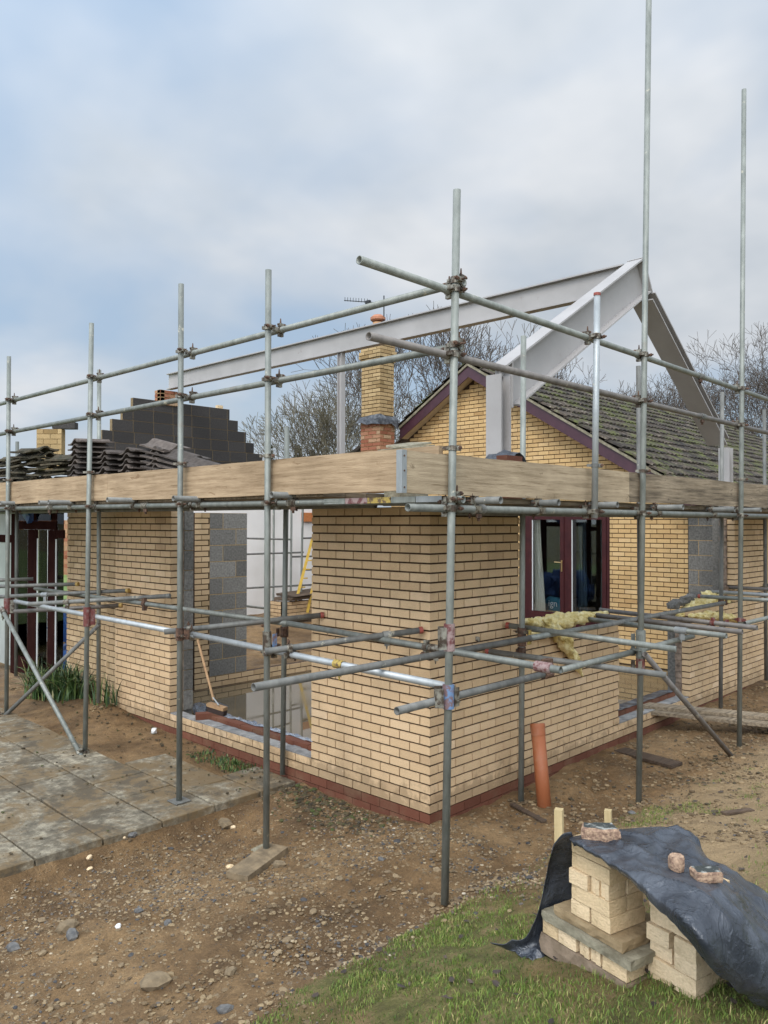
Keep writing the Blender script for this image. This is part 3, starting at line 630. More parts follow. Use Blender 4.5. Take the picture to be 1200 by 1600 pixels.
# roof: two tiled slopes
mb = MB(); L = 15.0; x0 = 7.14
def tiles(sgn, length, colx):
    sl = sR if sgn > 0 else sL; ang = math.atan(sl); ca_, sa_ = math.cos(ang), math.sin(ang)
    down = Vector((0, -sgn * ca_, -sa_)); nrm = Vector((0, -sgn * sa_, ca_))
    rows = int(length / 0.30)
    for r_ in range(rows):
        for c_ in range(colx):
            cx = x0 + 0.30 * c_ + random.uniform(-0.006, 0.006)
            o = Vector((cx, yA, zA + 0.07)) + down * (0.05 + 0.30 * r_) + nrm * random.uniform(0.0, 0.014)
            tilt = nrm * 0.035
            P = [(0, 0.0), (0.03, 0.030), (0.075, 0.038), (0.12, 0.030), (0.15, 0.004), (0.18, 0.030), (0.225, 0.038), (0.27, 0.030), (0.298, 0.0)]
            A = [o + Vector((1, 0, 0)) * p[0] + nrm * p[1] for p in P]; e = down * (0.345 + random.uniform(-0.006, 0.008)) + tilt
            B = [q + e for q in A]; C = [q - nrm * 0.03 for q in B]; n = len(P)
            Fs = [(i, i + 1, n + i + 1, n + i) for i in range(n - 1)] + [(n + i, n + i + 1, 2 * n + i + 1, 2 * n + i) for i in range(n - 1)]
            mb.add(A + B + C, Fs, 0, random.random())
tiles(1, 5.5, 44); tiles(-1, 2.3, 44)
for k in range(34):   # ridge caps
    xx = x0 + k * 0.42
    V = []
    for (dx, s_) in ((0, 1.0), (0.44, 1.07)):
        for t in range(7):
            a = math.pi * t / 6; V.append((xx + dx, yA + 0.13 * math.cos(a) * s_, zA + 0.06 + 0.09 * math.sin(a) * s_))
    mb.add(V, [(t, t + 1, 8 + t, 7 + t) for t in range(6)], 0)
roof = mb.build('roof', 'roof_tile', bun)
mb = MB()
def slope_board(y0, y1, top, h, xa, xb, m=0):
    z0, z1 = roofz(y0) + top, roofz(y1) + top
    mb.prism([(y0, z0 - h), (y1, z1 - h), (y1, z1), (y0, z0)], (xa, 0, 0), Y_, (0, 0, 1), (xb - xa, 0, 0), m)
slope_board(0.9, yA, 0.0, 0.21, 7.19, 7.215); slope_board(yA, A2[1], 0.0, 0.21, 7.19, 7.215)
mb.build('bargeboard', 'bargeboard_paint', bun)
mb = MB(); slope_board(0.9, yA, -0.17, 0.02, 7.216, 7.44); slope_board(yA, A2[1], -0.17, 0.02, 7.216, 7.44)
mb.build('soffit', 'soffit_paint', bun)
mb = MB(); slope_board(0.9, yA, 0.055, 0.05, 7.16, 7.225); slope_board(yA, A2[1], 0.055, 0.05, 7.16, 7.225)
tag(mb.build('verge', 'weathered_slab', bun), 'mortar bedded roof verge')
mb = MB(); mb.box((7.2, 0.84, roofz(0.9) - 0.2), (22, 0.88, roofz(0.9) - 0.02)); mb.build('fascia', 'bargeboard_paint', bun)
mb = MB(); mb.prism([(1.1, roofz(1.1) - 0.02), (yA, zA - 0.02), (7.4, roofz(7.4) - 0.02), (7.4, roofz(7.4) - 0.05), (yA, zA - 0.06), (1.1, roofz(1.1) - 0.05)], (7.45, 0, 0), Y_, (0, 0, 1), (14, 0, 0)); mb.build('roof_deck', 'dark_board', bun)
mb = MB(); mb.box((7.75, 1.05, -0.2), (21, 1.3, roofz(1.1) - 0.12)); mb.build('side_wall', 'golden_brick', bun)
# patio doors
dx0, dx1 = GW + 0.03, GW + 0.10; zb, zt = 0.57, 2.55
door = MB(); door.box((dx0, 2.405, zb), (dx1, 2.475, zt)); door.box((dx0, 4.045, zb), (dx1, 4.215, zt)); door.box((dx0, 2.476, zt - 0.07), (dx1, 4.044, zt)); door.box((dx0, 2.476, zb), (dx1, 4.044, zb + 0.05))
dfo = door.build('patio_door', 'mahogany_frame', bun)
for (ya, yb) in ((3.30, 4.04), (2.48, 3.22)):
    f = MB(); q0, q1 = dx0 - 0.012, dx1 - 0.02
    f.box((q0, ya, zb + 0.052), (q1, ya + 0.075, zt - 0.072)); f.box((q0, yb - 0.075, zb + 0.052), (q1, yb, zt - 0.072))
    f.box((q0, ya + 0.076, zb + 0.052), (q1, yb - 0.076, zb + 0.17)); f.box((q0, ya + 0.076, zt - 0.15), (q1, yb - 0.076, zt - 0.072))
    f.build('door_leaf', 'mahogany_frame', dfo)
    gl = MB(); gl.box((dx0 + 0.015, ya + 0.0755, zb + 0.1705), (dx0 + 0.02, yb - 0.0755, zt - 0.1505)); gl.build('pane', 'window_glass', dfo)
    bd = MB(); bd.box((dx0 - 0.008, yb - 0.0855, zb + 0.172), (dx0 + 0.012, yb - 0.0765, zt - 0.152)); bd.build('glazing_bead', 'white_plastic', dfo)
f = MB(); f.box((dx0 + 0.005, 3.221, zb + 0.052), (dx1 - 0.03, 3.299, zt - 0.072)); f.build('mullion', 'mahogany_frame', dfo)
h = MB(); h.box((dx0 - 0.025, 3.325, 1.48), (dx0 - 0.0125, 3.35, 1.68)); h.tube((dx0 - 0.02, 3.337, 1.64), (dx0 - 0.06, 3.337, 1.64), 0.009, 8); h.tube((dx0 - 0.06, 3.333, 1.64), (dx0 - 0.06, 3.46, 1.645), 0.009, 8)
h.build('door_handle', 'brass', dfo)
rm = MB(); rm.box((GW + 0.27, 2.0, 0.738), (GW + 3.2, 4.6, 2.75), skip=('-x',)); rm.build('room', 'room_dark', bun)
f = MB(); f.box((GW - 0.02, 2.38, zb - 0.06), (GW + 0.06, 4.14, zb - 0.001)); f.build('door_sill', 'mahogany_frame', dfo)
def drape(name, y0, y1, y2, x, mat_, label):
    m_ = MB(); V = []; F = []; nn = 26
    for k, (zz, yy) in enumerate(((2.5, (y0, y1)), (1.6, (y0, (y1 + y2) / 2)), (0.66, (y0, y2)))):
        for i in range(nn + 1):
            t = i / nn; V.append((x + 0.03 * math.sin(t * 22 + k) + 0.008 * math.sin(t * 61), yy[0] + (yy[1] - yy[0]) * t, zz))
    for k in range(2):
        for i in range(nn): a = k * (nn + 1) + i; F.append((a, a + 1, a + nn + 2, a + nn + 1))
    m_.add(V, F, 0, 0.5); o = m_.build(name, mat_); sol = o.modifiers.new('thick', 'SOLIDIFY'); sol.thickness = 0.004
    tag(o, label, 'curtain'); return o
drape('curtain', 4.11, 3.90, 3.74, GW + 0.17, 'curtain', 'cream curtain hanging behind the left pane of the patio doors')
drape('curtain', 3.15, 3.0, 2.95, GW + 0.26, 'curtain_dark', 'dark blue-grey curtain behind the left side of the right door pane')
drape('curtain', 2.72, 2.50, 2.50, GW + 0.26, 'curtain_dark', 'dark curtain edge beside the right jamb of the patio doors')
# blue shopping bag with part of a printed word
bag = thing('bag', (GW + 0.2, 3.65, 0.63), 'dark blue bag with white letters standing inside the patio doors', 'bag')
m_ = MB(); m_.prism([(0, 0), (0.30, 0), (0.315, 0.19), (0.24, 0.25), (0.05, 0.24), (-0.02, 0.21)], (GW + 0.28, 3.54, 0.739), Y_, (0, 0, 1), (0.07, 0, 0)); m_.build('bag_body', 'bag_blue', bag)
fc = bpy.data.curves.new('lettering', 'FONT'); fc.body = 'ign'; fc.size = 0.17; fc.extrude = 0.001; fo = bpy.data.objects.new('lettering', fc); col.objects.link(fo)
fc.materials.append(MATS['lettering']); fo.parent = bag
fo.location = (GW + 0.277 - (GW + 0.2), 3.785 - 3.65, 0.815 - 0.63); fo.rotation_euler = (R(90), 0, R(-90))
bpy.context.view_layer.update()
me = bpy.data.meshes.new_from_object(fo.evaluated_get(bpy.context.evaluated_depsgraph_get())); lo = bpy.data.objects.new('lettering', me); col.objects.link(lo); lo.parent = bag; lo.location = fo.location; lo.rotation_euler = fo.rotation_euler
bpy.data.objects.remove(fo); lo.name = 'lettering'
if not me.materials: me.materials.append(MATS['lettering'])

# ------------------------------------------------------------------ chimney
chim = thing('chimney', (6.65, 7.1, 3.0), 'tall golden brick chimney stack with a clay pot and a red brick lower half', 'chimney')
mb = MB()
def stack(m, c0, c1, x0, y0, wx, wy, e=0.0, mats=(0, 1)):
    O = (x0 - e, y0 - e, 0)
    run(m, O, Y_, NX, 0, wy + 2 * e, c0, c1, ca=False, ma=0.009); run(m, O, X_, NY, 0, wx + 2 * e, c0, c1, phase=1, ca=False, ma=0.1025)
    m.box((x0 - e + 0.11, y0 - e + 0.11, c0 * 0.0775 + 0.001), (x0 + wx + e, y0 + wy + e, c1 * 0.0775 - 0.004), 1)
stack(mb, 56, 72, 6.45, 6.86, 0.40, 0.53); stack(mb, 72, 73, 6.45, 6.86, 0.40, 0.53, 0.02); stack(mb, 73, 75, 6.45, 6.86, 0.40, 0.53, 0.04); stack(mb, 75, 77, 6.45, 6.86, 0.40, 0.53, 0.02)
mb.build('upper_stack', ['old_golden_brick', 'mortar'], chim)
mb = MB(); stack(mb, 38, 57, 6.44, 6.85, 0.42, 0.55); mb.build('lower_stack', ['mixed_red_brick', 'pale_mortar'], chim)
mb = MB(); V = []; F = []
per = [(6.41, 7.44), (6.41, 7.30), (6.40, 7.15), (6.41, 7.0), (6.40, 6.82), (6.55, 6.82), (6.70, 6.81), (6.90, 6.82)]
for i, (x, y) in enumerate(per):
    V.append((x + 0.04, y + (0.03 if i > 3 else 0), 4.50 + random.uniform(-0.02, 0.03)))
    V.append((x - 0.03 * (i < 5) + random.uniform(-0.02, 0.02), y - 0.03 * (i > 3), 4.42 + random.uniform(-0.03, 0.02)))
    V.append((x - 0.05 * (i < 5) + random.uniform(-0.03, 0.02), y - 0.05 * (i > 3), 4.33 + random.uniform(-0.06, 0.04) - (0.12 if i == 7 else 0)))
for i in range(len(per) - 1):
    for j in (0, 1): a = i * 3 + j; F.append((a, a + 1, a + 4, a + 3))
mb.add(V, F, 0, 0.5); fl = mb.build('flashing', 'lead', chim); fl.modifiers.new('thick', 'SOLIDIFY').thickness = 0.012
mb = MB(); mb.tube((6.65, 7.12, 5.95), (6.65, 7.12, 6.42), 0.125, 20, r1=0.105); mb.build('chimney_pot', 'clay_pot', chim, smooth=False)
mb = MB(); mb.tube((6.65, 7.12, 6.44), (6.65, 7.12, 6.47), 0.12, 20, r1=0.155); mb.tube((6.65, 7.12, 6.47), (6.65, 7.12, 6.52), 0.155, 20); mb.tube((6.65, 7.12, 6.52), (6.65, 7.12, 6.57), 0.15, 20, r1=0.09); mb.build('cowl', 'terracotta', chim)
ant = thing('aerial', (6.75, 7.05, 5.9), 'thin television aerial beside the chimney pot', 'aerial')
mb = MB(); mb.tube((6.68, 6.98, 6.0), (6.68, 6.98, 6.95), 0.012, 8); mb.build('mast', 'black_metal', ant)
a = Vector((6.680, 8.156, 7.079)); b = Vector((6.680, 7.160, 6.840)); mb = MB(); mb.tube(a, b, 0.009, 6)
for k in range(9):
    q = a + (b - a) * (0.02 + 0.085 * k); mb.tube(q + Vector((0.0, 0, -0.015)), q + Vector((0.0, 0, 0.07)), 0.006, 5)
mb.box(tuple(a + (b - a) * 0.72 - Vector((0.03, 0.06, 0.03))), tuple(a + (b - a) * 0.72 + Vector((0.03, 0.06, 0.03)))); mb.build('boom', 'black_metal', ant)

# ------------------------------------------------------------------ far gable: white rendered wall with stepped blockwork on top
fg = thing('gable_end', (5, 10.5, -0.2), 'white rendered end wall with stepped black blockwork gable on top', 'wall')
GY_ = 10.4
rows = [((3.021, 10.400, 4.830), (5.327, 10.400, 4.839)), ((2.803, 10.400, 4.602), (5.550, 10.400, 4.606)), ((2.583, 10.400, 4.372), (5.773, 10.400, 4.382)), ((2.380, 10.400, 4.129), (5.990, 10.400, 4.153)), ((2.201, 10.400, 3.887), (6.221, 10.400, 3.936)), ((2.012, 10.400, 3.653), (6.222, 10.400, 3.717))]
mb = MB(); zt_ = rows[0][0][2]
for k, (l, r_) in enumerate(rows):
    run(mb, (l[0], GY_, zt_ - 0.2325 * (k + 1)), X_, NY, 0, r_[0] - l[0], 0, 1, ch=0.2325, bl=0.45, jt=0.012, vj=0.012, thick=0.1, rec=0.004, phase=k)
mb.build('blockwork', ['dense_block', 'tan_mortar'], fg)
mb = MB(); mb.box((2.45, GY_ + 0.003, -0.1), (9.2, GY_ + 0.2, zt_ - 0.2325 * 6 - 0.002)); mb.build('rendered_wall', 'render_wall', fg)
mb = MB(); mb.box(((7.393, 10.350, 2.436)[0], GY_ - 0.05, (7.533, 10.350, 2.360)[2]), (9.0, GY_, (7.532, 10.350, 2.574)[2])); tag(mb.build('brick_band', 'orange_brick', fg), 'orange brick band')
mb = MB(); run(mb, (3.4, GY_ - 0.02, 0.1), X_, NY, 0, 1.9, 0, 4, phase=0); mb.build('wall_base', ['red_brick', 'mortar'], fg)
q0 = (3.601, 10.370, 4.801); q1 = (4.015, 10.370, 5.127)
mb = MB(); run(mb, (q0[0], 10.37, q0[2] - 0.05), X_, NY, 0, q1[0] - q0[0], 0, 4, ca=True); run(mb, (q0[0], 10.37, q0[2] - 0.05), Y_, NX, 0, 0.21, 0, 4, ca=False)
tag(mb.build('brick_pier', ['mixed_red_brick', 'pale_mortar']), 'small red brick padstone under the end of the ridge beam', 'brick pier')
q = (5.031, 10.400, 4.836); mb = MB(); mb.obox((q[0], 10.41, q[2] - 0.03), (0.13, 0, 0), (0, 0.09, 0), (0, 0, 0.09)); tag(mb.build('loose_brick', 'loose_brick'), 'single cream brick left on top of the black blockwork gable', 'brick')
fs = thing('masonry_stub', (3.303, 14.687, 4.112), 'short masonry stub of cream bricks and black blocks behind the mossy tiles', 'masonry')
a = Vector((2.176, 12.977, 4.009)); b = Vector((2.548, 12.592, 4.009)); c = Vector((2.727, 12.403, 4.202)); u = (b - a); u.z = 0
mb = MB(); uu = u.normalized(); nn = Vector((uu.y, -uu.x, 0)); nn = nn if nn.dot(Vector((-1, -1, 0))) > 0 else -nn
run(mb, (a.x, a.y, a.z - 0.55), uu, nn, 0, u.length, 0, 8, ch=0.11, bl=0.30, jt=0.012, thick=0.2); mb.build('brick_courses', ['old_golden_brick', 'pale_mortar'], fs)
mb = MB(); mb.obox(a + uu * (u.length * 0.62) + Vector((0, 0, 0.335)), uu * u.length * 0.9, -nn * 0.2, (0, 0, 0.14)); mb.build('block', 'dense_block', fs)

# ------------------------------------------------------------------ steel portal frame and ridge beam
fr = thing('steel_frame', (3.9, 0.2, 0.0), 'pale grey primed steel portal frame with a long ridge beam above the walls', 'steel frame')
def ibeam(name, p0, p1, depth, width, upv, mat_='primer_steel', tf=0.018, tw=0.012, label=None, ends=True):
    p0 = Vector(p0); p1 = Vector(p1); d = (p1 - p0).normalized(); s = d.cross(Vector(upv)).normalized(); u = s.cross(d).normalized(); L = p1 - p0
    m_ = MB()
    m_.obox(p0 - s * width / 2 + u * (depth / 2 - tf), L, s * width, u * tf)
    m_.obox(p0 - s * width / 2 - u * depth / 2, L, s * width, u * tf)
    m_.obox(p0 - s * tw / 2 - u * (depth / 2 - tf), L, s * tw, u * (depth - 2 * tf))
    o = m_.build(name, mat_, fr); 
    if label: tag(o, label)
    return o
YF = 0.17; W = 0.20
tL0 = Vector((1.174, 0.070, 3.808)); tA = Vector((3.822, 0.070, 5.398)); bL0 = Vector((1.307, 0.070, 3.438)); bA = Vector((3.819, 0.070, 4.917))
d = (tA - tL0).normalized(); nrm = Vector((-d.z, 0, d.x)); dep = abs((bA - tA).dot(nrm))
c0 = tL0 - nrm * dep / 2; c0.y = YF; c1 = tA - nrm * dep / 2; c1.y = YF
c0 = c0 - d * 0.02; c1 = c1 + d * 0.10
ibeam('rafter', c0, c1, dep, W, (0, 0, 1), label='left rafter with pale painted bottom flange')
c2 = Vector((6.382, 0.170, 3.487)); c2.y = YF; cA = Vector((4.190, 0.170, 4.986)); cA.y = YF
d2 = (c2 - cA).normalized(); ibeam('rafter', cA - d2 * 0.10, c2, 0.13, 0.27, (0, 0, 1), 'shaded_primer_steel', label='right rafter seen from its shaded underside')
pl = MB(); q = c1 + d * 0.005; pl.obox(q - nrm * (dep * 0.52) - Vector((0, W / 2 + 0.005, 0)), d * 0.02, Vector((0, W + 0.01, 0)), nrm * (dep * 1.04)); pl.build('apex_plate', 'primer_steel', fr)
cl0 = Vector((1.173, 0.170, 3.517)); ct = Vector((1.173, 0.170, 3.714))
ibeam('column', (cl0.x, YF, 2.50), (cl0.x + 0.0, YF, ct.z), 0.16, 0.17, (1, 0, 0))
mb = MB(); mb.box((cl0.x - 0.10, YF - 0.1, 2.49), (cl0.x + 0.10, YF + 0.1, 2.50)); mb.build('base_plate', 'primer_steel', fr)
mb = MB(); mb.obox((cl0.x + 0.082, YF - 0.1, c0.z - dep * 0.5), (0.014, 0, 0), (0, 0.2, 0), (0, 0, dep * 1.05)); 
for bz in (0.25, 0.75):
    mb.tube((cl0.x + 0.16, YF - 0.014, c0.z - dep * 0.4 + dep * bz), (cl0.x + 0.16, YF - 0.03, c0.z - dep * 0.4 + dep * bz), 0.014, 6)
mb.build('end_plate', 'primer_steel', fr)
cr_ = Vector((6.660, 0.170, 3.233)); ibeam('column', (cr_.x, YF, 0.3), (cr_.x, YF, (6.661, 0.170, 3.416)[2]), 0.15, 0.15, (1, 0, 0))
XR = c1.x - 0.02
rb0 = Vector((3.900, 10.530, 5.266)); rb1 = Vector((3.900, 0.477, 5.250))
hh = abs((3.900, 5.259, 5.375)[2] - (3.900, 5.258, 5.051)[2])
ibeam('ridge_beam', (3.9, rb0.y, rb0.z), (3.9, YF + W / 2 + 0.02, (rb0.z + rb1.z) / 2), hh, 0.13, (0, 0, 1), label='long ridge beam running back to the blockwork gable')
pp = (3.900, 5.255, 4.176); ibeam('post', (3.9, pp[1], 0.0), (3.9, pp[1], rb0.z - hh / 2 - 0.005), 0.10, 0.09, (0, 1, 0), tf=0.01)
# ------------------------------------------------------------------ scaffold: one clamped-together frame
sca = thing('scaffold', (-1.0, -1.0, -0.1), 'galvanised tube scaffold wrapped round the corner of the brick extension', 'scaffold')
TR = 0.0250
class Tube:
    def __init__(s, name, p0, p1, m='galvanised', label=None, r=TR, parent=None):
        s.p0 = Vector(p0); s.p1 = Vector(p1)
        mb = MB(); mb.tube(p0, p1, r, 20, hollow=0.80)
        s.o = mb.build(name, m, parent or sca, smooth=False)
        s.o.data.polygons.foreach_set('use_smooth', [len(p.vertices) == 4 for p in s.o.data.polygons])
        if label: tag(s.o, label)
def closest(t0, t1):
    u = t0.p1 - t0.p0; v = t1.p1 - t1.p0; w0 = t0.p0 - t1.p0
    a, b, c, d, e = u.dot(u), u.dot(v), v.dot(v), u.dot(w0), v.dot(w0); D = a * c - b * b
    s = (b * e - c * d) / D; t = (a * e - b * d) / D
    s = min(1, max(0, s)); t = min(1, max(0, t))
    return t0.p0 + u * s, t1.p0 + v * t
def collar(mb, p, ax, r0, r1, w, m=0):
    ax = ax.normalized(); mb.tube(p - ax * w / 2, p + ax * w / 2, r1, 16, m, hollow=r0 / r1)
def couple(t0, t1, mats=('fitting', 'rust'), size=1.0, parent=None, label=None):
    """a clamp joining two tubes: two hinged collars, the block between them and their bolts"""
    a, b = closest(t0, t1); ua = (t0.p1 - t0.p0).normalized(); ub = (t1.p1 - t1.p0).normalized()
    mb = MB(); r0, r1 = TR + 0.0005, TR + 0.008 * size
    collar(mb, a, ua, r0, r1, 0.042 * size); collar(mb, b, ub, r0, r1, 0.042 * size)
    d = (b - a)
    if d.length < 0.02: d = ua.cross(ub) * 0.05
    dn = d.normalized()
    for (p, u, v, sg) in ((a, ua, ub, 1), (b, ub, ua, -1)):
        side = dn.cross(u).normalized()
        for q in (1, -1):
            # lugs and bolt on each side of the collar
            lug = p + side * q * (TR + 0.016)
            mb.obox(lug - u * 0.013 - side * 0.012 - dn * 0.022, u * 0.026, side * 0.024, dn * 0.044)
        bl = p - side * (TR + 0.018) + dn * sg * 0.0
        mb.tube(bl - dn * sg * 0.062, bl + dn * sg * 0.03, 0.007, 8, 1)
        mb.tube(bl - dn * sg * 0.048, bl - dn * sg * 0.032, 0.014, 6, 1)
        mb.tube(bl - side * 0.0, bl - side * 0.05, 0.009, 8, 1, r1=0.004)
    mb.obox((a + b) / 2 - ua * 0.018 - ub * 0.018 - dn * 0.006, ua * 0.036, ub * 0.036, dn * 0.012)
    o = mb.build('coupler', list(mats), parent or t0.o)
    if label: tag(o, label)
    return o
def ring(t, p, mats=('fitting', 'rust'), w=0.03):
    """a board clip: thin band with a bolt round one tube"""
    mb = MB(); u = (t.p1 - t.p0).normalized(); collar(mb, Vector(p), u, TR + 0.0005, TR + 0.006, w)
    s = Vector((0.70, -0.70, 0)) if abs(u.z) > 0.5 else Vector((0, 0, -1))
    s = (s - u * s.dot(u)).normalized(); k = u.cross(s)
    mb.obox(Vector(p) + s * TR - u * w / 2 - k * 0.012, u * w, s * 0.03, k * 0.024); mb.tube(Vector(p) + s * 0.045 - k * 0.03, Vector(p) + s * 0.045 + k * 0.045, 0.007, 8, 1); mb.tube(Vector(p) + s * 0.045 + k * 0.026, Vector(p) + s * 0.045 + k * 0.04, 0.013, 6, 1)
    mb.obox(Vector(p) - s * (TR + 0.04) - u * 0.01 - k * 0.01, u * 0.02, s * 0.05, k * 0.012)
    return mb.build('coupler', list(mats), t.o)
def clamp_plate(t, p, h, r, mats, label, others=()):
    """large painted bracket: sleeve round the standard with side cheeks"""
    mb = MB(); p = Vector(p); collar(mb, p, Vector((0, 0, 1)), TR + 0.0006, r, h)
    for (d, s) in others:
        d = Vector(d); s = Vector(s)
        mb.obox(p + d * (r - 0.004) - Vector((0, 0, h * 0.42)) - s * 0.05, d * 0.055, s * 0.008, Vector((0, 0, h * 0.8)), 1)
        mb.obox(p + d * (r - 0.004) - Vector((0, 0, h * 0.42)) + s * 0.042, d * 0.055, s * 0.008, Vector((0, 0, h * 0.8)), 1)
        mb.tube(p + d * (r + 0.03) - s * 0.075 + Vector((0, 0, -h * 0.2)), p + d * (r + 0.03) + s * 0.075 + Vector((0, 0, -h * 0.2)), 0.008, 8, 1)
    return tag(mb.build('coupler', list(mats), t.o), label)
# standards ----------------------------------------------------------
S = {}
S['a'] = Tube('standard', (-1.000, 6.084, 4.417), (-1.000, 6.077, -0.080))
S['b'] = Tube('standard', (-1.000, 3.852, 4.447), (-1.040, 3.851, -0.092))
S['c'] = Tube('standard', (-1.000, 2.104, 4.498), (-1.100, 1.931, -0.098))
S['d'] = Tube('standard', (-1.000, 0.826, 4.344), (-1.030, 0.789, -0.192))
S['e'] = Tube('standard', (-0.901, -1.000, 4.479), (-1.018, -1.000, -0.026), label='corner post of the scaffold')
S['f'] = Tube('standard', (0.835, -1.030, 4.154), (0.788, -1.030, 2.383), 'bright_galvanised', 'short shiny upright with a red end cap')
S['g'] = Tube('standard', (1.821, -1.000, 7.125), (1.587, -1.000, -0.088), label='tallest upright, running out of the top of the picture')
S['h'] = Tube('standard', (4.123, -1.000, 7.117), (3.902, -1.000, -0.203))
S['i'] = Tube('standard', (-0.120, 1.674, 3.242), (-0.060, 1.799, -0.060))
S['j'] = Tube('standard', (-0.250, 5.198, 4.235), (-0.250, 5.160, 0.119))
S['k'] = Tube('standard', (-0.250, 7.741, 3.520), (-0.250, 7.723, 0.102))
S['l'] = Tube('standard', (1.004, -0.220, 3.992), (0.961, -0.220, -0.156))
S['m'] = Tube('standard', (3.186, -0.220, 4.039), (3.218, -0.220, 0.192), 'dull_tube')
S['n'] = Tube('standard', (5.517, -0.220, 4.033), (5.425, -0.220, -0.011), 'dull_tube', 'dark inner upright with a turquoise stain')
S['o'] = Tube('standard', (7.062, -0.220, 3.969), (7.091, -0.220, 0.102), 'dull_tube')
mb = MB(); mb.tube(S['f'].p0, S['f'].p0 + Vector((0, 0, 0.022)), TR + 0.003, 16); mb.build('end_cap', 'cap_red', S['f'].o)
def plate(t, zz):
    mb = MB(); p = t.p1; mb.box((p.x - 0.075, p.y - 0.075, zz), (p.x + 0.075, p.y + 0.075, zz + 0.007)); mb.tube((p.x, p.y, zz + 0.007), (p.x, p.y, zz + 0.04), 0.018, 12)
    mb.build('base_plate', 'dull_tube', t.o)
plate(S['c'], patio_z(S['c'].p1.y) + 0.004)
# rails and ledgers ----------------------------------------------------
LR = {}
LR['tL'] = Tube('guard_rail', (-0.950, 7.923, 3.871), (-0.860, -1.025, 3.892))
LR['mL'] = Tube('guard_rail', (-0.950, 7.913, 3.480), (-0.880, -1.015, 3.479))
LR['kL'] = Tube('ledger', (-0.950, 7.890, 2.519), (-0.900, -1.052, 2.494))
LR['tR'] = Tube('guard_rail', (-1.725, -0.950, 3.844), (5.928, -0.950, 3.797))
LR['mR'] = Tube('guard_rail', (-1.647, -0.950, 3.422), (5.922, -0.950, 3.408), 'reddish_tube')
LR['kR'] = Tube('ledger', (-1.311, -0.950, 2.439), (5.907, -0.950, 2.426))
for a in 'abcd':
    for r in ('tL', 'mL', 'kL'): couple(S[a], LR[r])
    p = S[a].p0 + (S[a].p1 - S[a].p0) * ((S[a].p0.z - 2.87) / (S[a].p0.z - S[a].p1.z)); ring(S[a], p)
for r in ('tR', 'mR', 'kR'):
    for a in 'egh': couple(S[a], LR[r], mats=('fitting', 'rust') if a != 'e' else ('fitting', 'rust'))
for r in ('tL', 'mL', 'kL'): couple(S['e'], LR[r])
couple(S['f'], LR['tR']); couple(S['f'], LR['kR'])
for a, zz in (('e', 2.82), ('f', 2.80), ('g', 2.80), ('h', 2.82)):
    p = S[a].p0 + (S[a].p1 - S[a].p0) * ((S[a].p0.z - zz) / (S[a].p0.z - S[a].p1.z)); ring(S[a], p, ('fitting', 'rust') if a != 'f' else ('dull_tube', 'rust'))
def lone(t, px, mats=('fitting', 'rust')):
    mb = MB(); u = (t.p1 - t.p0).normalized(); p = Vector(px); p = t.p0 + u * (p - t.p0).dot(u); collar(mb, p, u, TR + 0.0005, TR + 0.009, 0.10)
    mb.obox(p - u * 0.03 + Vector((-0.02, -0.02, -TR - 0.035)), u * 0.06, (0.03, 0.03, 0), (0, 0, 0.03), 1); mb.tube(p + Vector((0, 0, -TR - 0.03)), p + Vector((0, 0, -TR - 0.055)), 0.011, 6, 1)
    mb.build('coupler', list(mats), t.o)
lone(LR['tR'], (3.035, -0.950, 3.777), ('dull_tube', 'rust')); lone(LR['mR'], (3.079, -0.950, 3.409), ('dull_tube', 'rust')); lone(LR['kR'], (-0.606, -0.950, 2.432), ('dull_tube', 'rust'))
for (x, y) in ((78, 792), (224, 790), (455, 786.5)): lone(LR['kL'], (-0.93, {78: 5.0, 224: 2.85, 455: 0.62}[x], 2.49))
# transoms under the deck ----------------------------------------------
def transom(p, dx, dy, L, m='dull_tube', label=None, dz=0.0, name='transom'):
    p = Vector(p); return Tube(name, p, p + Vector((dx * L, dy * L, dz)), m, label)
for (p, L) in (((-1.130, 5.965, 2.577), 1.0), ((-1.100, 4.907, 2.566), 1.0), ((-1.200, 4.424, 2.562), 1.05), ((-1.220, 3.044, 2.562), 1.1), ((-1.200, 1.887, 2.552), 1.1), ((-1.120, 0.625, 2.557), 1.05)):
    t = transom(p, 1, 0.02, L); couple(t, LR['kL'], parent=t.o)
for (p, L) in (((-0.648, -1.160, 2.493), 1.05), ((0.116, -1.120, 2.493), 1.0), ((0.935, -1.150, 2.491), 1.05), ((2.045, -1.200, 2.487), 1.1), ((3.313, -1.180, 2.484), 1.1), ((4.000, -1.200, 2.487), 1.1)):
    t = transom(p, 0.0, 1, L); couple(t, LR['kR'], parent=t.o)
inl = Tube('ledger', (-0.22, 9.0, 2.49), (-0.22, 0.4, 2.49), 'dull_tube'); inr = Tube('ledger', (0.1, -0.18, 2.43), (8.2, -0.18, 2.43), 'dull_tube')
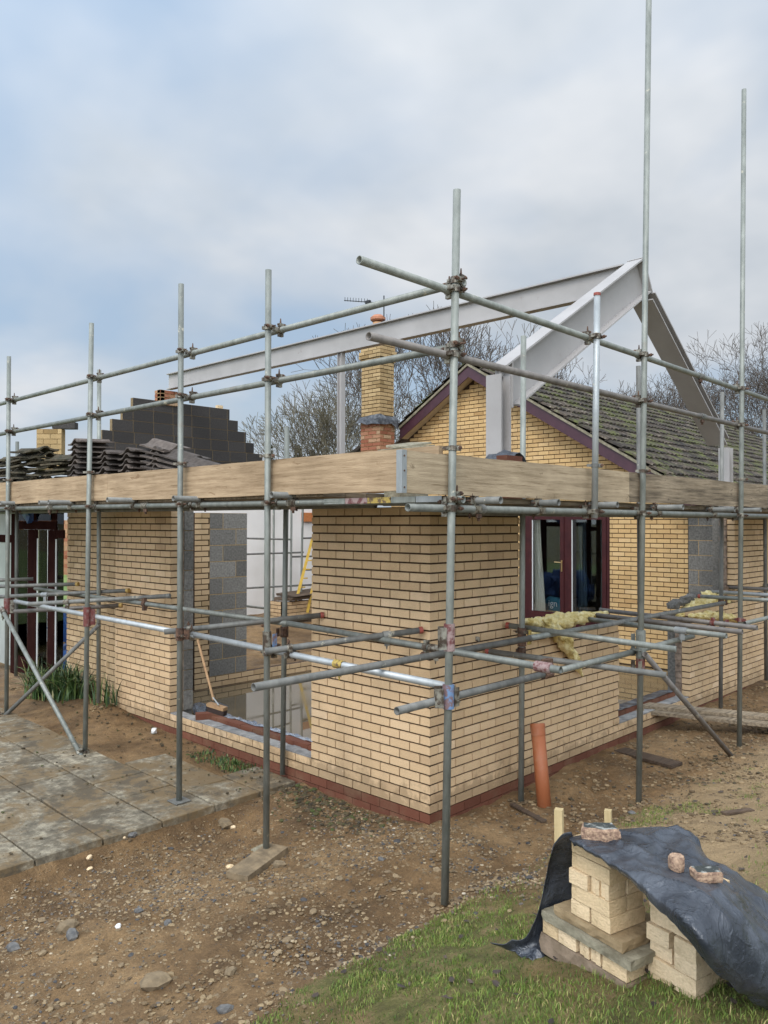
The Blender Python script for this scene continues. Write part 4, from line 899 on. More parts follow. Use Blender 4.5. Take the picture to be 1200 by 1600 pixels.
# low lift --------------------------------------------------------------
def TB(name, a, b, m='galvanised', label=None): return Tube(name, a, b, m, label)
LL = {}
LL['o1'] = TB('ledger', (-0.950, 5.953, 1.361), (-0.950, 1.925, 1.341), 'bright_galvanised')
LL['o2'] = TB('ledger', (-0.950, 2.019, 1.349), (-0.950, -0.969, 1.308), 'bright_galvanised', 'shiny low ledger splashed with white paint')
LL['i1'] = TB('ledger', (-0.300, 6.948, 1.422), (-0.300, 1.384, 1.433))
LL['i2'] = TB('ledger', (-0.330, 1.392, 1.441), (-0.300, -1.389, 1.381))
LL['r1'] = TB('ledger', (-1.405, -0.950, 1.228), (0.274, -0.950, 1.229), 'dull_tube', 'low ledger whose open end sticks out past the corner post')
LL['r2'] = TB('ledger', (0.417, -0.950, 1.229), (1.623, -0.950, 1.230))
LL['r3'] = TB('ledger', (1.748, -0.900, 1.215), (2.829, -0.950, 1.240))
LL['r4'] = TB('ledger', (4.208, -0.950, 1.240), (6.404, -0.950, 1.233))
LL['n1'] = TB('ledger', (-2.059, -0.420, 1.388), (0.800, -0.420, 1.377), 'dull_tube', 'dark low tube with an open end crossing in front of the opening')
LL['n2'] = TB('ledger', (0.811, -0.400, 1.374), (1.951, -0.400, 1.365))
LL['n3'] = TB('ledger', (2.023, -0.360, 1.354), (5.176, -0.360, 1.354), 'dull_tube')
T = {}
T['g'] = TB('transom', (-1.120, 0.697, 1.360), (-0.030, 0.060, 1.479), 'dull_tube')
T['f'] = TB('transom', (-1.120, 2.155, 1.367), (-0.010, 1.278, 1.498), 'dull_tube')
T['e'] = TB('transom', (-1.050, 5.296, 1.380), (-0.060, 3.844, 1.508), 'dull_tube')
T['d'] = TB('transom', (-1.000, 7.214, 1.319), (-0.040, 4.820, 1.509), 'dull_tube')
T['c'] = TB('transom', (-0.900, 7.512, 1.442), (-0.100, 6.062, 1.522), 'dull_tube')
T['b'] = TB('transom', (-0.800, 7.809, 1.505), (-0.100, 7.505, 1.517), 'dull_tube')
T['a'] = TB('transom', (-1.000, 5.861, 1.245), (-0.060, 4.956, 1.317), 'reddish_tube')
T['k1'] = TB('transom', (1.021, -0.030, 1.429), (1.392, -1.420, 1.328))
T['k2'] = TB('transom', (2.629, 0.360, 1.341), (2.447, -1.420, 1.329))
T['k3'] = TB('transom', (2.825, 0.300, 1.364), (2.838, -1.420, 1.325), 'reddish_tube')
T['k4'] = TB('transom', (3.402, 0.360, 1.349), (3.284, -1.400, 1.320), 'reddish_tube')
T['k5'] = TB('transom', (0.716, -0.030, 1.233), (1.209, -1.420, 1.145), 'dull_tube')
T['k6'] = TB('transom', (5.415, 0.050, 1.393), (5.391, -1.100, 1.407))
T['k7'] = TB('transom', (5.983, 0.100, 1.414), (5.725, -1.000, 1.439), 'bright_galvanised')
T['k8'] = TB('transom', (6.580, 0.200, 1.439), (6.059, -0.900, 1.484), 'reddish_tube')
T['k9'] = TB('transom', (7.932, 0.500, 1.394), (7.392, -0.500, 1.442), 'dull_tube')
def cap(t, end, m='cap_red', L=0.025):
    p = t.p1 if end else t.p0; u = (t.p1 - t.p0).normalized() * (1 if end else -1); mb = MB(); mb.tube(p - u * L, p + u * 0.006, TR + 0.0035, 16); mb.build('end_cap', m, t.o)
for k in ('g', 'f'): cap(T[k], 1)
for k in ('e', 'd', 'c', 'a'): cap(T[k], 1, 'cap_yellow' if k != 'e' else 'dull_tube', 0.03)
for k in ('k1', 'k5', 'k6'): cap(T[k], 0)
def sleeve(t, p, m, L=0.11, label=None):
    u = (t.p1 - t.p0).normalized(); p = t.p0 + u * (Vector(p) - t.p0).dot(u); mb = MB(); collar(mb, p, u, TR + 0.0006, TR + 0.007, L)
    mb.obox(p - u * 0.02 + Vector((-0.016, -0.016, -TR - 0.06)), u * 0.045, (0.026, 0.026, 0), (0, 0, 0.06)); mb.tube(p + Vector((0, 0, -TR - 0.055)), p + Vector((0, 0, -TR - 0.09)), 0.010, 6, r1=0.004)
    o = mb.build('coupler', m, t.o); return tag(o, label) if label else o
sleeve(LL['o2'], (-0.950, 0.046, 1.294), 'yellow_paint', 0.09, 'yellow paint-splashed clamp')
sleeve(LL['i2'], (-0.330, -0.324, 1.404), 'fitting'); sleeve(T['k2'], (2.637, -1.000, 1.307), 'bright_galvanised', 0.12); sleeve(T['g'], (-0.280, 0.214, 1.450), 'dull_tube', 0.06)
sleeve(T['e'], (-0.750, 4.909, 1.409), 'fitting', 0.07); sleeve(T['d'], (-0.950, 5.895, 1.440), 'bright_galvanised', 0.10)
clamp_plate(S['e'], S['e'].p0.lerp(S['e'].p1, (1098 - 297) / 1115 - 0.003), 0.15, TR + 0.012, ('blue_paint', 'fitting'), 'blue painted bracket chipped with red', (((0.7, 0.7, 0), (0.7, -0.7, 0)), ((-0.7, 0.7, 0), (0.7, 0.7, 0)), ((0.7, -0.1, 0), (0.1, 0.7, 0))))
clamp_plate(S['e'], S['e'].p0.lerp(S['e'].p1, (1003 - 297) / 1115), 0.17, TR + 0.010, ('pink_paint', 'fitting'), 'pink and maroon swivel clamp above the blue bracket', (((-0.6, 0.5, 0), (0.5, 0.6, 0)),))
clamp_plate(S['b'], S['b'].p0.lerp(S['b'].p1, (965 - 505) / 675), 0.20, TR + 0.014, ('red_paint', 'red_paint'), 'dark red painted bracket', (((0.8, -0.3, 0), (0.3, 0.8, 0)),))
clamp_plate(S['c'], S['c'].p0.lerp(S['c'].p1, (997 - 444) / 810), 0.11, TR + 0.012, ('rust', 'rust'), 'rusty clamp', (((0.8, -0.3, 0), (0.3, 0.8, 0)),))
clamp_plate(S['d'], S['d'].p0.lerp(S['d'].p1, (1010 - 422) / 906), 0.19, TR + 0.010, ('fitting', 'blue_paint'), 'worn blue bracket', (((0.8, 0.1, 0), (-0.1, 0.8, 0)),))
clamp_plate(S['g'], S['g'].p0.lerp(S['g'].p1, (1014 + 20) / 1280), 0.24, TR + 0.016, ('galvanised', 'galvanised'), 'large grey plate clamp', (((-0.8, 0.2, 0), (0.2, 0.8, 0)),))
clamp_plate(S['g'], S['g'].p0.lerp(S['g'].p1, (1048 + 20) / 1280), 0.14, TR + 0.013, ('red_paint', 'fitting'), 'maroon painted clamp below the plate', (((-0.8, 0.2, 0), (0.2, 0.8, 0)),))
clamp_plate(S['a'], S['a'].p0.lerp(S['a'].p1, (948 - 557) / 563), 0.20, TR + 0.014, ('red_paint', 'fitting'), 'dark red painted bracket', (((0.8, -0.3, 0), (0.3, 0.8, 0)),))
clamp_plate(S['i'], S['i'].p0.lerp(S['i'].p1, (985 - 668) / 541), 0.10, TR + 0.014, ('rust', 'rust'), 'rusty clamp', (((-0.8, -0.2, 0), (-0.2, 0.8, 0)),))
clamp_plate(S['l'], S['l'].p0.lerp(S['l'].p1, (997 - 525) / 741), 0.16, TR + 0.014, ('rust', 'yellow_paint'), 'rusty clamp', (((0.8, -0.2, 0), (0.2, 0.8, 0)),))
clamp_plate(S['l'], S['l'].p0.lerp(S['l'].p1, (1022 - 525) / 741), 0.10, TR + 0.012, ('rust', 'rust'), 'rusty clamp', (((-0.8, -0.2, 0), (0.2, 0.8, 0)),))
clamp_plate(S['n'], S['n'].p0.lerp(S['n'].p1, (940 - 613) / 492), 0.12, TR + 0.012, ('rust', 'rust'), 'rusty clamp', (((0.8, -0.2, 0), (0.2, 0.8, 0)),))
# where the two ledgers cross the loose ends: painted clamp
u = (LL['r1'].p1 - LL['r1'].p0).normalized(); mb = MB(); collar(mb, LL['r1'].p1 - u * 0.05, u, TR + 0.0006, TR + 0.012, 0.10)
mb.obox(LL['r1'].p1 - u * 0.10 + Vector((0, -0.03, 0.0)), u * 0.09, (0, 0.05, 0), (0, 0, 0.11))
tag(mb.build('coupler', ['rust', 'fitting'], LL['r1'].o), 'reddish brown clamp at the end of the low ledger')
v = (LL['i2'].p1 - LL['i2'].p0).normalized(); mb = MB(); collar(mb, LL['i2'].p1 - v * 0.13, v, TR + 0.0006, TR + 0.012, 0.12)
tag(mb.build('coupler', ['pink_paint'], LL['i2'].o), 'pink painted collar')
c_ = LL['i1'].p0.lerp(LL['i1'].p1, (270 - 55) / 400); mb = MB(); collar(mb, c_, (LL['i1'].p1 - LL['i1'].p0), TR + 0.0006, TR + 0.014, 0.06); mb.obox(c_ + Vector((-0.03, -0.02, -0.075)), (0.04, 0, 0), (0, 0.04, 0), (0, 0, 0.14)); tag(mb.build('coupler', ['rust'], LL['i1'].o), 'rusty clamp')
couple(S['c'], LL['o1']); couple(S['d'], LL['o2']); couple(S['i'], LL['i1']); couple(S['l'], LL['i2']); couple(S['h'], T['k4'], ('red_paint', 'rust')); couple(T['g'], LL['o2']); couple(T['f'], LL['o1'])
# braces ---------------------------------------------------------------
B1 = TB('brace', (-1.060, 6.108, 1.274), (-1.100, 3.767, -0.109), 'galvanised'); B2 = TB('brace', (-0.320, 5.014, 1.099), (-1.060, 6.080, -0.102), 'dull_tube')
B3 = TB('brace', (1.584, -1.060, 1.225), (3.611, -1.080, -0.130), 'reddish_tube')
couple(S['b'], B1); couple(S['a'], B2); sleeve(B1, (-1.060, 6.085, 1.181), 'fitting', 0.08)
# toe boards -------------------------------------------------------------
def board(name, a, b, mats, parent=sca, label=None, seg=10, warp=0.004):
    """board from corner a to corner b (axis aligned), slightly uneven along its length"""
    mb = MB(); a = Vector(a); b = Vector(b); ax = 0 if abs(b.x - a.x) > abs(b.y - a.y) else 1; V = []; F = []
    for i in range(seg + 1):
        t = i / seg; w1, w2 = random.uniform(-warp, warp), random.uniform(-warp, warp)
        for (o, z) in ((0, 0), (1, 0), (1, 1), (0, 1)):
            p = [a.x, a.y, 0]; p[ax] = a[ax] + (b[ax] - a[ax]) * t; p[1 - ax] = (a if o == 0 else b)[1 - ax]; p[2] = (b.z if z else a.z) + (w1 if z else w2); V.append(p)
    for i in range(seg):
        for k in range(4): F.append((i * 4 + k, i * 4 + (k + 1) % 4, (i + 1) * 4 + (k + 1) % 4, (i + 1) * 4 + k))
    F += [(3, 2, 1, 0), tuple(seg * 4 + k for k in range(4))]
    mb.add(V, F, 0, 0.5 + random.uniform(-0.3, 0.3)); o = mb.build(name, mats, parent)
    if label: tag(o, label)
    return o
board('toe_board', (-0.965, 3.55, 2.572), (-0.927, 9.4, 2.846), 'pine_board', label='pale pine toe board at the far left')
board('toe_board', (-0.967, -0.905, 2.562), (-0.929, 3.543, 2.842), 'pine_board', label='long pale pine toe board beside the tile stacks')
tb = board('toe_board', (-1.376, -0.962, 2.524), (1.503, -0.924, 2.782), 'pine_board_across', label='grey-cream toe board with cracks running past the corner post')
mb = MB(); mb.box((-1.380, -0.9665, 2.526), (-1.338, -0.9195, 2.786)); mb.build('end_band', 'bright_galvanised', tb)
for zz in (2.56, 2.66, 2.75):
    mb = MB(); mb.tube((-1.36, -0.967, zz), (-1.36, -0.970, zz), 0.006, 8); mb.build('nail', 'rust', tb)
board('toe_board', (1.508, -0.960, 2.528), (5.4, -0.922, 2.788), 'weathered_board', label='weathered grey-brown toe board on the right')
board('toe_board', (5.41, -0.960, 2.532), (9.3, -0.922, 2.79), 'weathered_board', label='weathered toe board at the far right')
# deck boards: each lies loose on the transoms ---------------------------
g_ = 'scaffold boards lying on the deck'
names = ['outermost', 'second', 'third', 'fourth', 'innermost']
bandm = ['bright_galvanised', 'galvanised', 'yellow_paint', 'pink_paint', 'galvanised']
for i in range(5):
    y0 = -0.90 + i * 0.228
    mb = MB(); mb.box((-0.925, y0, 2.483), (2.9, y0 + 0.223, 2.521)); mb.box((-0.931, y0, 2.482), (-0.926, y0 + 0.223, 2.522), 1)
    tag(mb.build('deck_board', ['weathered_board', bandm[i]]), '%s deck board of the five with banded ends under the corner toe board' % names[i], 'board', g_)
for i in range(4):
    y0 = -0.90 + i * 0.23; mb = MB(); mb.box((2.92, y0, 2.483), (8.0, y0 + 0.224, 2.521)); tag(mb.build('deck_board', 'weathered_board'), 'deck board over the right opening, %s from the outer edge' % ['first', 'second', 'third', 'fourth'][i], 'board', g_)
for i in range(4):  # fourth board added to close the wall gap and deepen shade below
    x0_ = -0.92 + i * 0.23; mb = MB(); mb.box((x0_, 0.26, 2.540), (x0_ + 0.224, 4.9, 2.578)); tag(mb.build('deck_board', 'weathered_board'), 'deck board under the tile stacks, %s from the outer edge' % ['first', 'second', 'third', 'fourth'][i], 'board', g_)
    mb = MB(); mb.box((x0_, 4.92, 2.540), (x0_ + 0.224, 9.4, 2.578)); tag(mb.build('deck_board', 'weathered_board'), 'deck board under the mossy tile pile, %s from the outer edge' % ['first', 'second', 'third', 'fourth'][i], 'board', g_)

# ------------------------------------------------------------------ roof tiles stacked on the deck, each tile a thing
def tile_mesh(mb, o, uw, ul, un, W_=0.33, L_=0.42, th=0.016, c=None):
    P = [(0, 0.0), (0.06, 0.0), (0.10, 0.012), (0.155, 0.055), (0.19, 0.058), (0.225, 0.030), (0.27, 0.022), (0.33, 0.022)]
    A = [o + uw * p[0] + un * p[1] for p in P]; B = [o + uw * p[0] + un * (p[1] + th) for p in P]; n = len(P)
    V = A + B + [q + ul * L_ for q in A] + [q + ul * L_ for q in B]; F = []
    for i in range(n - 1):
        F += [(n + i, n + i + 1, i + 1, i), (2 * n + i, 2 * n + i + 1, 3 * n + i + 1, 3 * n + i), (n + i, 3 * n + i, 3 * n + i + 1, n + i + 1), (i, i + 1, 2 * n + i + 1, 2 * n + i)]
    F += [(0, 2 * n, 3 * n, n), (n - 1, 2 * n - 1, 4 * n - 1, 3 * n - 1)]
    mb.add(V, F, 0, c)
stacks = [(3.05, 3.16, 9, 'stack of grey roof tiles nearest the corner', 'stacked_tile', -0.20), (3.62, 3.19, 9, 'second stack of grey roof tiles', 'stacked_tile', -0.06),
          (4.12, 3.19, 9, 'third stack of grey roof tiles', 'stacked_tile', 0.03), (4.86, 3.37, 12, 'tall stack of grey tiles by the second post', 'stacked_tile', 0.05)]
for (Yp, ztop, n_, desc, mt, tilt) in stacks:
    z = 2.580; dz = (ztop - 2.58 - 0.06) / n_
    for i in range(n_):
        mb = MB(); a = random.uniform(-0.05, 0.05); jx, jy = random.uniform(-0.012, 0.012), random.uniform(-0.012, 0.012)
        uw = Vector((math.sin(a), -math.cos(a), 0)); ul = Vector((math.cos(a), math.sin(a), tilt * i / n_)).normalized(); un = Vector((0, 0, 1))
        tile_mesh(mb, Vector((-0.72 + jx, Yp + 0.165 + jy, z)), uw, ul, un)
        k = n_ - 1 - i
        tag(mb.build('roof_tile', mt), '%s tile of the %s' % (ORD[k] if k < n_ - 1 else 'bottom', desc), 'roof tile', 'roof tiles stacked on the scaffold deck'); z += dz
# slipped tiles lying long side on to the right of the first stack, stepping down
for g__, (ya, n_, z0_, dsc) in enumerate(((3.30, 10, 2.60, 'nearest the stack'), (2.92, 8, 2.585, 'in the middle'), (2.54, 6, 2.585, 'at the low end'))):
    for i in range(n_):
        mb = MB(); ul = Vector((0.10, -0.97, -0.20 * (i + 2) / n_)).normalized(); uw = Vector((0.985, 0.1, 0.10)).normalized(); un = ul.cross(uw); un = un if un.z > 0 else -un
        tile_mesh(mb, Vector((-0.74 + random.uniform(-0.01, 0.01), ya + random.uniform(-0.02, 0.02), z0_ + 0.056 * i + 0.03)), uw, ul, un, L_=0.42)
        tag(mb.build('roof_tile', 'stacked_tile'), '%s of the slipped tiles lying long side on %s' % (ORD[n_ - 1 - i] if i else 'bottom', dsc), 'roof tile', 'roof tiles stacked on the scaffold deck')
# mossy pile, long sides showing
for col_, (ya, n_, zt2) in enumerate(((5.35, 9, 3.22), (5.85, 10, 3.34), (6.40, 11, 3.38), (6.95, 9, 3.30), (7.5, 9, 3.30), (8.1, 8, 3.25))):
    for i in range(n_):
        mb = MB(); a = random.uniform(-0.22, 0.22); z = 2.58 + (zt2 - 2.64) * i / n_
        ul = Vector((math.sin(a), -math.cos(a), random.uniform(-0.06, 0.06))).normalized(); uw = Vector((math.cos(a), math.sin(a), random.uniform(-0.05, 0.05))).normalized()
        tile_mesh(mb, Vector((-0.80 + random.uniform(-0.03, 0.05), ya + 0.22, z)), uw, ul, Vector((0, 0, 1)), th=0.022)
        tag(mb.build('roof_tile', 'mossy_tile'), '%s tile of the %s mossy pile' % (ORD[n_ - 1 - i] if i else 'bottom', ['nearest', 'second', 'third', 'fourth', 'fifth', 'farthest'][col_]), 'roof tile', 'mossy roof tiles piled on the scaffold deck')
mb = MB(); p = Vector((-0.35, -0.35, 2.58))
q = (0.453, -0.450, 2.879); mb.obox((q[0] - 0.10, -0.50, 2.523), (0.22, 0, 0), (0, 0.1, 0), (0, 0, q[2] - 2.515)); tag(mb.build('brick', 'red_brick'), 'red brick showing above the toe board beside the steel column', 'brick')
mb = MB(); q = (0.641, -0.350, 2.939); V = []; F = []
for i in range(9):
    for j in range(5):
        V.append((q[0] - 0.18 + i * 0.055, -0.40 + j * 0.08, 2.53 + (q[2] - 2.52) * math.sin(math.pi * (i + 0.4) / 9) + 0.02 * math.sin(j * 2 + i)))
for i in range(8):
    for j in range(4): a = i * 5 + j; F.append((a, a + 5, a + 6, a + 1))
mb.add(V, F, 0, 0.5); o = mb.build('plastic_sheet', 'black_polythene', smooth=True); o.modifiers.new('thick', 'SOLIDIFY').thickness = 0.004; tag(o, 'bunched black plastic on the deck behind the toe board', 'plastic sheet')
mb = MB(); q0 = Vector((-0.345, 0.100, 2.932)); q1 = Vector((0.053, 0.100, 3.012))
mb.obox((q0.x, 0.0, q0.z - 0.02), (q1.x - q0.x, 0, 0.05), (0, 0.25, 0), (0, 0, 0.02), jit=0.01); mb.obox((q0.x + 0.06, 0.02, q0.z + 0.005), ((q1.x - q0.x) * 0.8, 0, 0.05), (0, 0.2, 0.01), (0, 0, 0.012), jit=0.008)
mb.box((q0.x + 0.02, 0.03, 2.523), (q1.x - 0.04, 0.2, q0.z - 0.035))
tag(mb.build('broken_slab', 'weathered_slab'), 'broken flat slab propped on the deck by the chimney foot', 'slab')
# ------------------------------------------------------------------ brick stacks on the bank, every brick a thing
ang = R(-13.3); EX = Vector((math.cos(ang), math.sin(ang), 0)); EY = Vector((-math.sin(ang), math.cos(ang), 0)); EZ = Vector((0, 0, 1))
def rough_block(mb, o, ax, ay, az, n=6, amp=0.004, m=0, c=None):
    """box with a gently broken surface and chipped edges"""
    c = random.random() if c is None else c; ax, ay, az = Vector(ax), Vector(ay), Vector(az)
    def face(o, u, v, flip):
        nu = max(2, int(u.length / 0.03)); nv = max(2, int(v.length / 0.03)); V = []; F = []
        for i in range(nu + 1):
            for j in range(nv + 1): V.append(o + u * i / nu + v * j / nv)
        for i in range(nu):
            for j in range(nv):
                a = i * (nv + 1) + j; f = (a, a + nv + 1, a + nv + 2, a + 1); F.append(f[::-1] if flip else f)
        return V, F
    cen = o + (ax + ay + az) / 2; seed = random.uniform(0, 50)
    for (oo, u, v, fl) in ((o, ax, ay, True), (o + az, ax, ay, False), (o, ax, az, False), (o + ay, ax, az, True), (o, ay, az, True), (o + ax, ay, az, False)):
        V, F = face(oo, u, v, fl); W_ = []
        for p in V:
            q = p - cen; fx = abs(q.dot(ax.normalized())) / (ax.length / 2); fy = abs(q.dot(ay.normalized())) / (ay.length / 2); fz = abs(q.dot(az.normalized())) / (az.length / 2)
            edge = (fx > 0.99) + (fy > 0.99) + (fz > 0.99)
            k = math.sin(p.x * 61 + seed) * math.sin(p.y * 57 + seed * 1.7) * math.sin(p.z * 71 + seed * 0.6)
            k2 = math.sin(p.x * 173 + seed * 3) * math.sin(p.y * 151 + seed) * math.sin(p.z * 190 + seed * 2)
            sh = amp * 0.5 * (k + 0.8 * k2) - (amp * 0.7 * (edge - 1) * (0.3 + 1.4 * max(0, k2)) if edge > 1 else 0)
            W_.append(p + q.normalized() * sh)
        mb.add(W_, F, m, c)
BG = 'cream bricks stacked in the two piles on the grass bank'
ROW = ['bottom', 'second', 'third', 'fourth', 'fifth', 'sixth', 'seventh', 'top']
def sbrick(o, lx, ly, label, lz=0.064, frog=False, mt='loose_brick', amp=0.0022):
    mb = MB(); dx = random.uniform(-0.004, 0.004); dy = random.uniform(-0.004, 0.004); a = random.uniform(-0.02, 0.02)
    ax = (EX * math.cos(a) + EY * math.sin(a)) * lx; ay = (EY * math.cos(a) - EX * math.sin(a)) * ly
    o = o + EX * dx + EY * dy
    if frog:   # perforated face: split into fins
        k = 4; w_ = ly / k
        for i in range(k): rough_block(mb, o + EY * (w_ * i) + EX * (0.006 if i % 2 else 0.0), ax * 0.98, ay.normalized() * (w_ - 0.006), EZ * lz, amp=0.0015, c=0.7)
        mb.obox(o + EX * 0.012 + EY * 0.004, ax * 0.9, ay * 0.96, EZ * lz * 0.98, 0, 0.3)
    else: rough_block(mb, o, ax, ay, EZ * lz, amp=amp)
    tag(mb.build('brick', mt), label, 'brick', BG)
C1 = Vector((-1.835, -2.559, 0.648)); H = 0.0668
for r_ in range(5):
    z = C1 + EZ * H * r_; nm = ROW[r_] if r_ < 4 else 'top'
    if r_ in (0,):
        sbrick(z, 0.215, 0.105, 'cream brick at the right of the %s row in the taller left pile' % nm); sbrick(z + EY * 0.113, 0.215, 0.105, 'cream brick at the left of the %s row in the taller left pile' % nm)
    elif r_ == 2:
        sbrick(z - EX * 0.0 + EY * 0.0, 0.105, 0.105, 'perforated brick end facing the grass in the %s row of the left pile' % nm, frog=True)
        sbrick(z - EX * 0.008 + EY * 0.113, 0.105, 0.105, 'cream half brick jutting out at the left of the %s row of the left pile' % nm)
        sbrick(z + EX * 0.113, 0.105, 0.22, 'cream brick on the right side of the %s row in the left pile' % nm)
    else:
        sbrick(z, 0.105, 0.215, 'cream brick facing the grass in the %s row of the taller left pile' % nm); sbrick(z + EX * 0.112, 0.100, 0.215, 'cream brick behind the front one in the %s row of the left pile' % nm)
# slabs and the course under them
def slab(nm, o, lx, ly, lz, mt, label, amp=0.006):
    mb = MB(); rough_block(mb, Vector(o), EX * lx, EY * ly, EZ * lz, amp=amp); return tag(mb.build(nm, mt), label, 'slab')
slab('stone_slab', Vector((-1.862, -2.630, 0.603)), 0.30, 0.39, 0.042, 'brown_slab', 'rough brown stone slab directly under the taller brick pile', 0.008)
slab('concrete_slab', Vector((-1.888, -2.680, 0.560)), 0.31, 0.51, 0.040, 'weathered_slab', 'lichen grey concrete slab jutting out under the brown slab', 0.006)
zb = Vector((-1.862, -2.645, 0.492)); y = 0.0
for k, (ly, fr_) in enumerate(((0.135, False), (0.135, True), (0.112, False), (0.10, False))):
    sbrick(zb + EY * y, 0.22, ly - 0.008, ['cream brick at the corner of the course under the grey slab', 'brick showing its perforations in the course under the grey slab', 'cream brick third from the corner under the grey slab', 'cream brick farthest left in the course under the grey slab'][k], frog=fr_); y += ly
slab('base_slab', Vector((-1.868, -2.660, 0.40)), 0.27, 0.51, 0.088, 'earthy_slab', 'earth-stained base slab at the foot of the left brick pile', 0.009)
C2 = Vector((-1.800, -2.905, 0.45)); ex2 = 0.20
for r_ in range(7):
    z = C2 + EZ * H * r_; nm = ROW[r_]
    if r_ == 0:
        sbrick(z, 0.20, 0.105, 'cream brick at the front of the bottom row in the right pile'); sbrick(z + EY * 0.115, 0.20, 0.105, 'cream brick at the left of the bottom row in the right pile')
    elif r_ == 1:
        sbrick(z - EX * 0.006, 0.10, 0.225, 'smooth ribbed cream brick in the second row of the right pile', mt='loose_brick', amp=0.001); sbrick(z + EX * 0.105, 0.10, 0.21, 'cream brick behind the ribbed one in the right pile')
    elif r_ in (2, 3, 6):
        sbrick(z - EX * (0.012 if r_ == 3 else 0.0) - EY * 0.004, 0.215, 0.102, 'cream brick at the front of the %s row in the right pile' % nm); sbrick(z + EY * 0.120 + EX * (0.012 if r_ == 2 else -0.012), 0.19, 0.108, 'cream brick at the left of the %s row in the right pile' % nm)
    else:
        sbrick(z, 0.105, 0.225, 'cream brick facing the grass in the %s row of the right pile' % nm); sbrick(z + EX * 0.112, 0.10, 0.215, 'cream brick at the back of the %s row in the right pile' % nm)
# black polythene draped over both piles -------------------------------
TP = [  # rows run from the far edge to the near hanging edge; columns from left to right
 [(-1.811, -2.357, 0.985), (-1.606, -2.444, 0.985), (-1.423, -2.521, 0.970), (-1.287, -2.586, 0.950), (-1.216, -2.646, 0.920), (-1.356, -2.767, 0.880), (-1.357, -2.866, 0.860), (-1.208, -2.986, 0.740), (-1.051, -3.157, 0.600)],
 [(-1.856, -2.384, 1.000), (-1.766, -2.514, 1.005), (-1.659, -2.606, 1.000), (-1.560, -2.674, 0.955), (-1.622, -2.784, 0.965), (-1.664, -2.881, 0.950), (-1.657, -2.978, 0.920), (-1.509, -3.072, 0.800), (-1.317, -3.228, 0.620)],
 [(-1.869, -2.401, 1.003), (-1.890, -2.567, 1.008), (-1.898, -2.696, 1.010), (-1.889, -2.798, 1.000), (-1.935, -2.907, 1.005), (-1.967, -3.004, 0.995), (-1.963, -3.092, 0.950), (-1.825, -3.176, 0.820), (-1.584, -3.299, 0.620)],
 [(-1.870, -2.410, 0.995), (-1.938, -2.579, 1.000), (-2.008, -2.738, 1.000), (-2.072, -2.882, 0.995), (-2.135, -3.004, 0.985), (-2.144, -3.086, 0.930), (-2.020, -3.124, 0.820), (-1.878, -3.193, 0.700), (-1.637, -3.312, 0.520)],
 [(-1.864, -2.410, 0.985), (-1.926, -2.566, 0.985), (-1.995, -2.719, 0.975), (-2.063, -2.854, 0.955), (-2.125, -2.982, 0.925), (-2.103, -3.062, 0.840), (-1.988, -3.101, 0.720), (-1.811, -3.137, 0.580), (-1.625, -3.309, 0.420)]]
def surface(P, nu, nv, wrinkle, seed=0.0):
    P = np.array(P, float); r_, c_ = P.shape[:2]
    def cub(A, t):
        i = min(int(t), len(A) - 2); f = t - i; a = A[max(i - 1, 0)]; b = A[i]; c = A[i + 1]; d = A[min(i + 2, len(A) - 1)]
        return b + 0.5 * f * (c - a + f * (2 * a - 5 * b + 4 * c - d + f * (3 * (b - c) + d - a)))
    V = []; F = []
    for i in range(nu + 1):
        rowp = [cub(P[:, k], i / nu * (r_ - 1)) for k in range(c_)]
        for j in range(nv + 1):
            q = cub(rowp, j / nv * (c_ - 1)); e = wrinkle * (0.8 * fbm(q[0] + seed, q[1], 4.0, 4) + 0.75 * max(0.0, 1 - 9 * abs(float(fbm(q[0] * 1.3 + seed, q[1] * 0.8 + 4, 3.2, 2)))) + 0.5 * max(0.0, 1 - 8 * abs(float(fbm(q[0] * 0.7 + 11 + seed, q[1] * 1.4, 6.5, 2)))) - 0.25)
            V.append((q[0], q[1], q[2] + float(e)))
    for i in range(nu):
        for j in range(nv): a = i * (nv + 1) + j; F.append((a, a + 1, a + nv + 2, a + nv + 1))
    return V, F
tarp = thing('tarpaulin', (-1.6, -2.6, 0.4), 'black polythene sheet draped over the two brick piles and weighted with stones', 'tarpaulin')
mb = MB(); V, F = surface(TP, 70, 120, 0.022); mb.add(V, F, 0, 0.5); o = mb.build('sheet', 'black_polythene', tarp, smooth=True); o.modifiers.new('thick', 'SOLIDIFY').thickness = 0.0025
CP = [[(-1.817, -2.370, 0.985), (-1.839, -2.335, 0.965), (-1.858, -2.309, 0.930), (-1.872, -2.305, 0.900)],
      [(-1.607, -2.308, 0.792), (-1.669, -2.272, 0.800), (-1.726, -2.213, 0.786), (-1.755, -2.212, 0.780)],
      [(-1.507, -2.293, 0.608), (-1.635, -2.218, 0.627), (-1.744, -2.191, 0.632), (-1.774, -2.190, 0.635)],
      [(-1.505, -2.292, 0.489), (-1.637, -2.185, 0.499), (-1.754, -2.150, 0.505), (-1.784, -2.149, 0.510)],
      [(-1.564, -2.259, 0.380), (-1.691, -2.184, 0.401), (-1.757, -2.117, 0.424), (-1.794, -2.107, 0.453)],
      [(-1.668, -2.237, 0.354), (-1.756, -2.175, 0.379), (-1.787, -2.057, 0.384), (-1.818, -2.025, 0.408)],
      [(-1.725, -2.206, 0.335), (-1.803, -2.155, 0.375), (-1.784, -2.001, 0.357), (-1.834, -1.950, 0.392)]]
mb = MB(); V, F = surface(CP, 40, 24, 0.03, 4.0); mb.add(V, F, 0, 0.5); o = mb.build('hanging_side', 'black_polythene', tarp, smooth=True); o.modifiers.new('thick', 'SOLIDIFY').thickness = 0.0025
